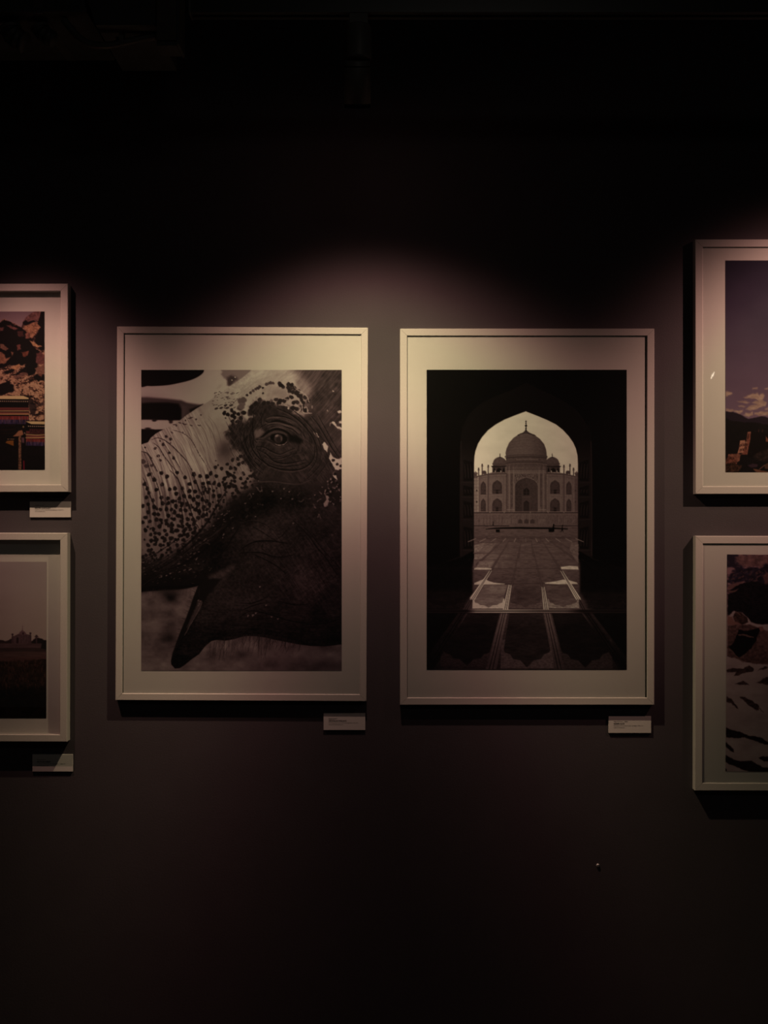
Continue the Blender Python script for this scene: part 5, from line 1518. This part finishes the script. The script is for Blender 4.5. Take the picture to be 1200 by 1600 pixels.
def beam(light, spec):
    """soft-edged beam: strength exp(-(angle / half)^hard), colour by the angle from the lamp's axis"""
    light.use_nodes = True
    nt = light.node_tree
    em = nt.nodes['Emission']

    def math_node(op, src, val=None):
        n_ = nt.nodes.new('ShaderNodeMath')
        n_.operation = op
        nt.links.new(src, n_.inputs[0])
        if val is not None:
            n_.inputs[1].default_value = val
        return n_.outputs[0]
    tc = nt.nodes.new('ShaderNodeTexCoord')
    sep = nt.nodes.new('ShaderNodeSeparateXYZ')
    nt.links.new(tc.outputs['Normal'], sep.inputs[0])
    ang = math_node('ARCCOSINE', math_node('MULTIPLY', sep.outputs['Z'], -1.0))
    x = math_node('POWER', math_node('DIVIDE', ang, math.radians(spec['half'])), spec['hard'])
    st = math_node('EXPONENT', math_node('MULTIPLY', x, -1.0))
    if 'lift' in spec:                      # brighter ring thrown by the reflector
        amt, at_, wid = spec['lift']
        z = math_node('DIVIDE', math_node('SUBTRACT', ang, math.radians(at_)), math.radians(wid))
        z = math_node('EXPONENT', math_node('MULTIPLY', math_node('POWER', math_node('ABSOLUTE', z), 2.0), -1.0))
        z = math_node('ADD', math_node('MULTIPLY', z, amt), 1.0)
        mm = nt.nodes.new('ShaderNodeMath'); mm.operation = 'MULTIPLY'
        nt.links.new(st, mm.inputs[0]); nt.links.new(z, mm.inputs[1])
        st = mm.outputs[0]
    if 'dip' in spec:                       # weaker heart of the beam
        amt, wid = spec['dip']
        z = math_node('POWER', math_node('DIVIDE', ang, math.radians(wid)), 2.0)
        z = math_node('MULTIPLY', math_node('EXPONENT', math_node('MULTIPLY', z, -1.0)), -amt)
        z = math_node('ADD', z, 1.0)
        mm = nt.nodes.new('ShaderNodeMath'); mm.operation = 'MULTIPLY'
        nt.links.new(st, mm.inputs[0]); nt.links.new(z, mm.inputs[1])
        st = mm.outputs[0]
    if 'spill' in spec:                     # stray light outside the beam
        z = math_node('POWER', math_node('DIVIDE', ang, math.radians(104)), 14.0)
        z = math_node('MULTIPLY', math_node('EXPONENT', math_node('MULTIPLY', z, -1.0)), spec['spill'])
        mm = nt.nodes.new('ShaderNodeMath'); mm.operation = 'ADD'
        nt.links.new(st, mm.inputs[0]); nt.links.new(z, mm.inputs[1])
        st = mm.outputs[0]
    rc = nt.nodes.new('ShaderNodeValToRGB')
    els = rc.color_ramp.elements
    while len(els) < len(spec['col']):
        els.new(0.5)
    for e_, (a_, v_) in zip(els, spec['col']):
        e_.position = a_ / 90.0
    for e_, (a_, v_) in zip(els, spec['col']):
        e_.color = (*v_, 1)
    nt.links.new(math_node('DIVIDE', ang, math.pi / 2), rc.inputs[0])
    nt.links.new(rc.outputs[0], em.inputs[0])
    nt.links.new(st, em.inputs[1])
    light.energy = spec['watts']


def spot_lamp(root_pos, label, group, head_dir, spec=None, glow=False):
    r = empty('track_spotlight', root_pos)
    tag(r, label, 'lamp', group)
    from_bm('adapter', box_bm(-0.0185, 0.0185, -0.016, 0.016, -0.022, 0.002, 0.0015), 'lamp_black', r)
    from_bm('lock_lever', box_bm(-0.0215, -0.0185, -0.006, 0.006, -0.018, -0.012, 0.0006), 'lamp_black', r)
    from_bm('stem', lathe_bm([(0.0, -0.020), (0.0242, -0.021), (0.0255, -0.024), (0.0255, -0.085), (0.0248, -0.0885), (0.0, -0.090)], 36), 'lamp_black', r, smooth=True)
    k = from_bm('knuckle', lathe_bm([(0.0, -0.022), (0.0085, -0.022), (0.0085, 0.022), (0.0, 0.022)], 20), 'lamp_dark', r, (0, 0, -0.0895))
    k.rotation_euler = (0, math.radians(90), 0)
    # head: open can, its mouth at the far end
    hd = from_bm('head', lathe_bm([(0.0, 0.004), (0.0240, 0.004), (0.0262, 0.001), (0.0266, -0.078), (0.0234, -0.078),
                                   (0.0234, -0.060), (0.0, -0.058)], 40), 'lamp_black', r, (-0.003, 0.0, -0.0935), smooth=True)
    from_bm('fin_ring', lathe_bm([(0.0262, 0.0), (0.0270, -0.0006), (0.0270, -0.0022), (0.0262, -0.0028)], 40), 'lamp_dark', hd, (0, 0, -0.006), smooth=True)
    from_bm('mouth_ring', lathe_bm([(0.0234, -0.0781), (0.0266, -0.0781), (0.0266, -0.0846), (0.0258, -0.0860), (0.0240, -0.0860), (0.0234, -0.0781)], 40), 'lamp_dark', hd, smooth=False)
    lz = -0.0215 if glow else 0.0
    from_bm('lens', lathe_bm([(0.0, -0.0645 + lz), (0.012, -0.0655 + lz), (0.0228, -0.0625 + lz)], 32), 'bulb_glow' if glow else 'lamp_dark', hd, smooth=True)
    hd.rotation_euler = Vector(head_dir).to_track_quat('-Z', 'Y').to_euler()
    if spec:
        ld = bpy.data.lights.new('lamp_light', 'POINT')
        ld.shadow_soft_size = 0.008
        beam(ld, spec)
        lo = bpy.data.objects.new('lamp_light', ld)
        COL.objects.link(lo)
        lo.parent = r
        x, y, d = spec['pos']
        lp = Vector((wall_x(x), -d * S, wall_z(y)))
        lo.location = lp - Vector(root_pos)
        lo.rotation_euler = (Vector((wall_x(spec['aim'][0]), 0, wall_z(spec['aim'][1]))) - lp).to_track_quat('-Z', 'Y').to_euler()
    return r


def lamp_for(spec, label):
    """a lamp out of view, its fitting placed round its light"""
    x, y, d = spec['pos']
    lp = Vector((wall_x(x), -d * S, wall_z(y)))
    dr = (Vector((wall_x(spec['aim'][0]), 0, wall_z(spec['aim'][1]))) - lp).normalized()
    root = lp - dr * 0.097 + Vector((0.003, 0, 0.0935))
    spot_lamp(root, label, 'track spotlights', dr, spec)
    return root


TD = LAMP_DEPTH
track(at(300, 0, TD).x, 2.6, 'thin dark lighting track along the ceiling, starting beside the duct')
spot_lamp((at(560.5, 0, TD).x, -TD, TRK_Z), 'black cylindrical track spotlight hanging above the two middle pictures', 'track spotlights',
          (0, math.sin(math.radians(22)), -math.cos(math.radians(22))), MID_LAMP)
q = lamp_for(LEFT_LAMP, 'black track spotlight past the left edge, above the awnings picture')
track(-2.6, q.x + 0.25, 'dark lighting track out of view past the left edge', y=q.y, z=q.z)
q = lamp_for(RIGHT_LAMP, 'black track spotlight past the right edge, above the hill fort picture')
track(q.x - 0.3, 2.9, 'dark lighting track out of view past the right edge', y=q.y, z=q.z)
# a spotlight across the room, seen only as a glint in the fort picture's glass
ry = -1.36 * DCAM
track(1.0, 2.8, 'dark lighting track across the room behind the viewer', y=ry, z=TRK_Z - 0.10)
spot_lamp((512 * 2.36 * S - 0.079, ry, TRK_Z - 0.10), 'black track spotlight across the room, mirrored in the hill fort picture glass', 'track spotlights',
          (0.80, 0.42, -0.46), glow=True)

# added unseen fill panel over the viewer's side, to lift the dark wall
cl = empty('added_fill_panel', (0.3, -2.5, RZ))
tag(cl, 'added dim square fill panel out of view above the viewer', 'lamp')
from_bm('housing', box_bm(-0.32, 0.32, -0.32, 0.32, -0.03, 0.0, 0.003), 'lamp_black', cl)
from_bm('diffuser', box_bm(-0.30, 0.30, -0.30, 0.30, -0.034, -0.0305), 'card_white', cl)
ld = bpy.data.lights.new('added_fill_glow', 'AREA')
ld.shape = 'SQUARE'
ld.size = 0.58
ld.energy = 1.8
ld.color = (1.0, 0.92, 0.80)
lo = bpy.data.objects.new('added_fill_glow', ld)
COL.objects.link(lo)
lo.parent = cl
lo.location = (0, 0, -0.037)

# ------------------------------------------------------------------ services under the ceiling, top left
dz = 0.40     # distance from the wall


def P(px, py, d=dz):
    return at(px, py, d)


a0, a1 = P(-260, -60), P(137, 27)
du = empty('air_duct', (a1.x, -dz, a1.z))
tag(du, 'dark metal air duct under the ceiling at top left', 'duct')
from_bm('duct_body', box_bm(a0.x - a1.x, 0, -0.02, 0.22, 0.004, RZ - a1.z - 0.06, 0.004), 'duct_grey', du)
from_bm('duct_flange', box_bm(a0.x - a1.x, 0.004, -0.026, 0.226, 0.0, 0.008, 0.001), 'duct_grey', du)
for i, fx in enumerate((0.2, 0.75)):
    from_bm('duct_strap', box_bm(a0.x * fx - a1.x * fx, a0.x * fx - a1.x * fx + 0.02, -0.024, 0.224, -0.002, RZ - a1.z - 0.001), 'conduit_grey', du)


def hose(pts, r, label):
    P3 = spline([Vector(p) for p in pts], 40)
    # resample evenly and ripple the radius: corrugated hose
    L = [0.0]
    for a, b in zip(P3, P3[1:]):
        L.append(L[-1] + (b - a).length)
    n = int(L[-1] / 0.0022)
    res, j = [], 0
    for i in range(n + 1):
        s = L[-1] * i / n
        while j < len(L) - 2 and L[j + 1] < s: j += 1
        t = (s - L[j]) / max(1e-9, L[j + 1] - L[j])
        res.append(P3[j].lerp(P3[j + 1], t))
    rad = [r * (1 + 0.07 * math.sin(i * 2 * math.pi / 6)) for i in range(n + 1)]
    base = res[0]
    root = empty('flexible_hose', base)
    tag(root, label, 'hose', 'ribbed flexible hoses under the duct')
    from_bm('hose_body', tube_bm([p - base for p in res], rad, 20), 'hose_dark', root, smooth=True)
    cl = from_bm('hose_clamp', tube_bm([res[0] - base, res[3] - base], [r * 1.13, r * 1.13], 20), 'conduit_grey', root, smooth=False)
    return root


rh = 20 * S * (1 - dz / DCAM)
hose([P(15, 43, .385), P(17, 49, .385), P(23, 57, .385), P(31, 63, .385), P(40, 67, .385)], rh * 0.80,
     'dark ribbed flexible hose sagging below the duct, leftmost one')
hose([P(62, 42, .385), P(64, 47, .385), P(70, 54, .385), P(77, 59, .385), P(84, 62, .385)], rh * 0.66,
     'dark ribbed flexible hose sagging below the duct, beside the conduit')

# wide panel box hanging from the ceiling
b0, b1 = P(157, 52), P(249, 52)
top0 = P(133, -30)
pr = empty('ceiling_box', (b0.x, -dz, b0.z))
tag(pr, 'dark tapered equipment casing under the ceiling at top left', 'casing')
bm = bmesh.new()
hz = RZ - b0.z - 0.0
w1 = b1.x - b0.x
tl = (top0.x - b0.x) * hz / (top0.z - b0.z)
fr_ = [bm.verts.new(v) for v in ((0, -0.04, 0), (w1, -0.04, 0), (w1, -0.04, hz), (tl, -0.04, hz))]
bk_ = [bm.verts.new(v) for v in ((0, 0.20, 0), (w1, 0.20, 0), (w1, 0.20, hz), (tl, 0.20, hz))]
bm.faces.new(fr_); bm.faces.new(bk_)
for i in range(4):
    j = (i + 1) % 4
    bm.faces.new((fr_[i], fr_[j], bk_[j], bk_[i]))
from_bm('casing_body', bm, 'duct_grey', pr)
for ux in (0.25, 0.55):
    from_bm('bolt', lathe_bm([(0.004, 0), (0.004, 0.004), (0.0, 0.0045)], 8), 'conduit_grey', pr, (w1 * ux, 0.02, -0.0045))

# upright post beside it
c0, c1 = P(249, 80), P(285, 80)
po = empty('support_post', ((c0.x + c1.x) / 2, -dz, c0.z))
tag(po, 'dark brown upright post hanging from the ceiling beside the casing', 'post')
hw_ = (c1.x - c0.x) / 2
from_bm('post_body', box_bm(-hw_, hw_ * 0.72, -0.03, 0.03, 0.010, RZ - c0.z, 0.002), 'box_brown', po)
from_bm('post_flange', box_bm(hw_ * 0.76, hw_, -0.036, 0.036, 0.0, RZ - c0.z, 0.001), 'duct_grey', po)
from_bm('post_foot', box_bm(-hw_, hw_ * 0.72, -0.028, 0.028, 0.0, 0.009, 0.001), 'duct_grey', po)

# conduit running from the duct to the post
pts = [P(100, 31), P(109, 43), P(122, 57), P(140, 68), P(165, 71), P(195, 66), P(225, 59), P(249, 54)]
base = pts[0]
co_ = empty('conduit_pipe', base)
tag(co_, 'dark bent conduit pipe between the duct and the post', 'pipe')
sp = spline(pts, 10)
from_bm('pipe', tube_bm([p - base for p in sp], [0.0072] * len(sp), 14), 'conduit_grey', co_, smooth=True)
q = P(191, 60) - base
from_bm('pipe_clip', box_bm(q.x - 0.004, q.x + 0.004, -0.009, 0.009, q.z - 0.016, q.z + 0.022, 0.001), 'conduit_grey', co_)
q = P(234, 57) - base
cpl = tube_bm([P(229, 58) - base, P(241, 55.5) - base], [0.0095, 0.0095], 14)
from_bm('coupling', cpl, 'conduit_grey', co_, smooth=False)
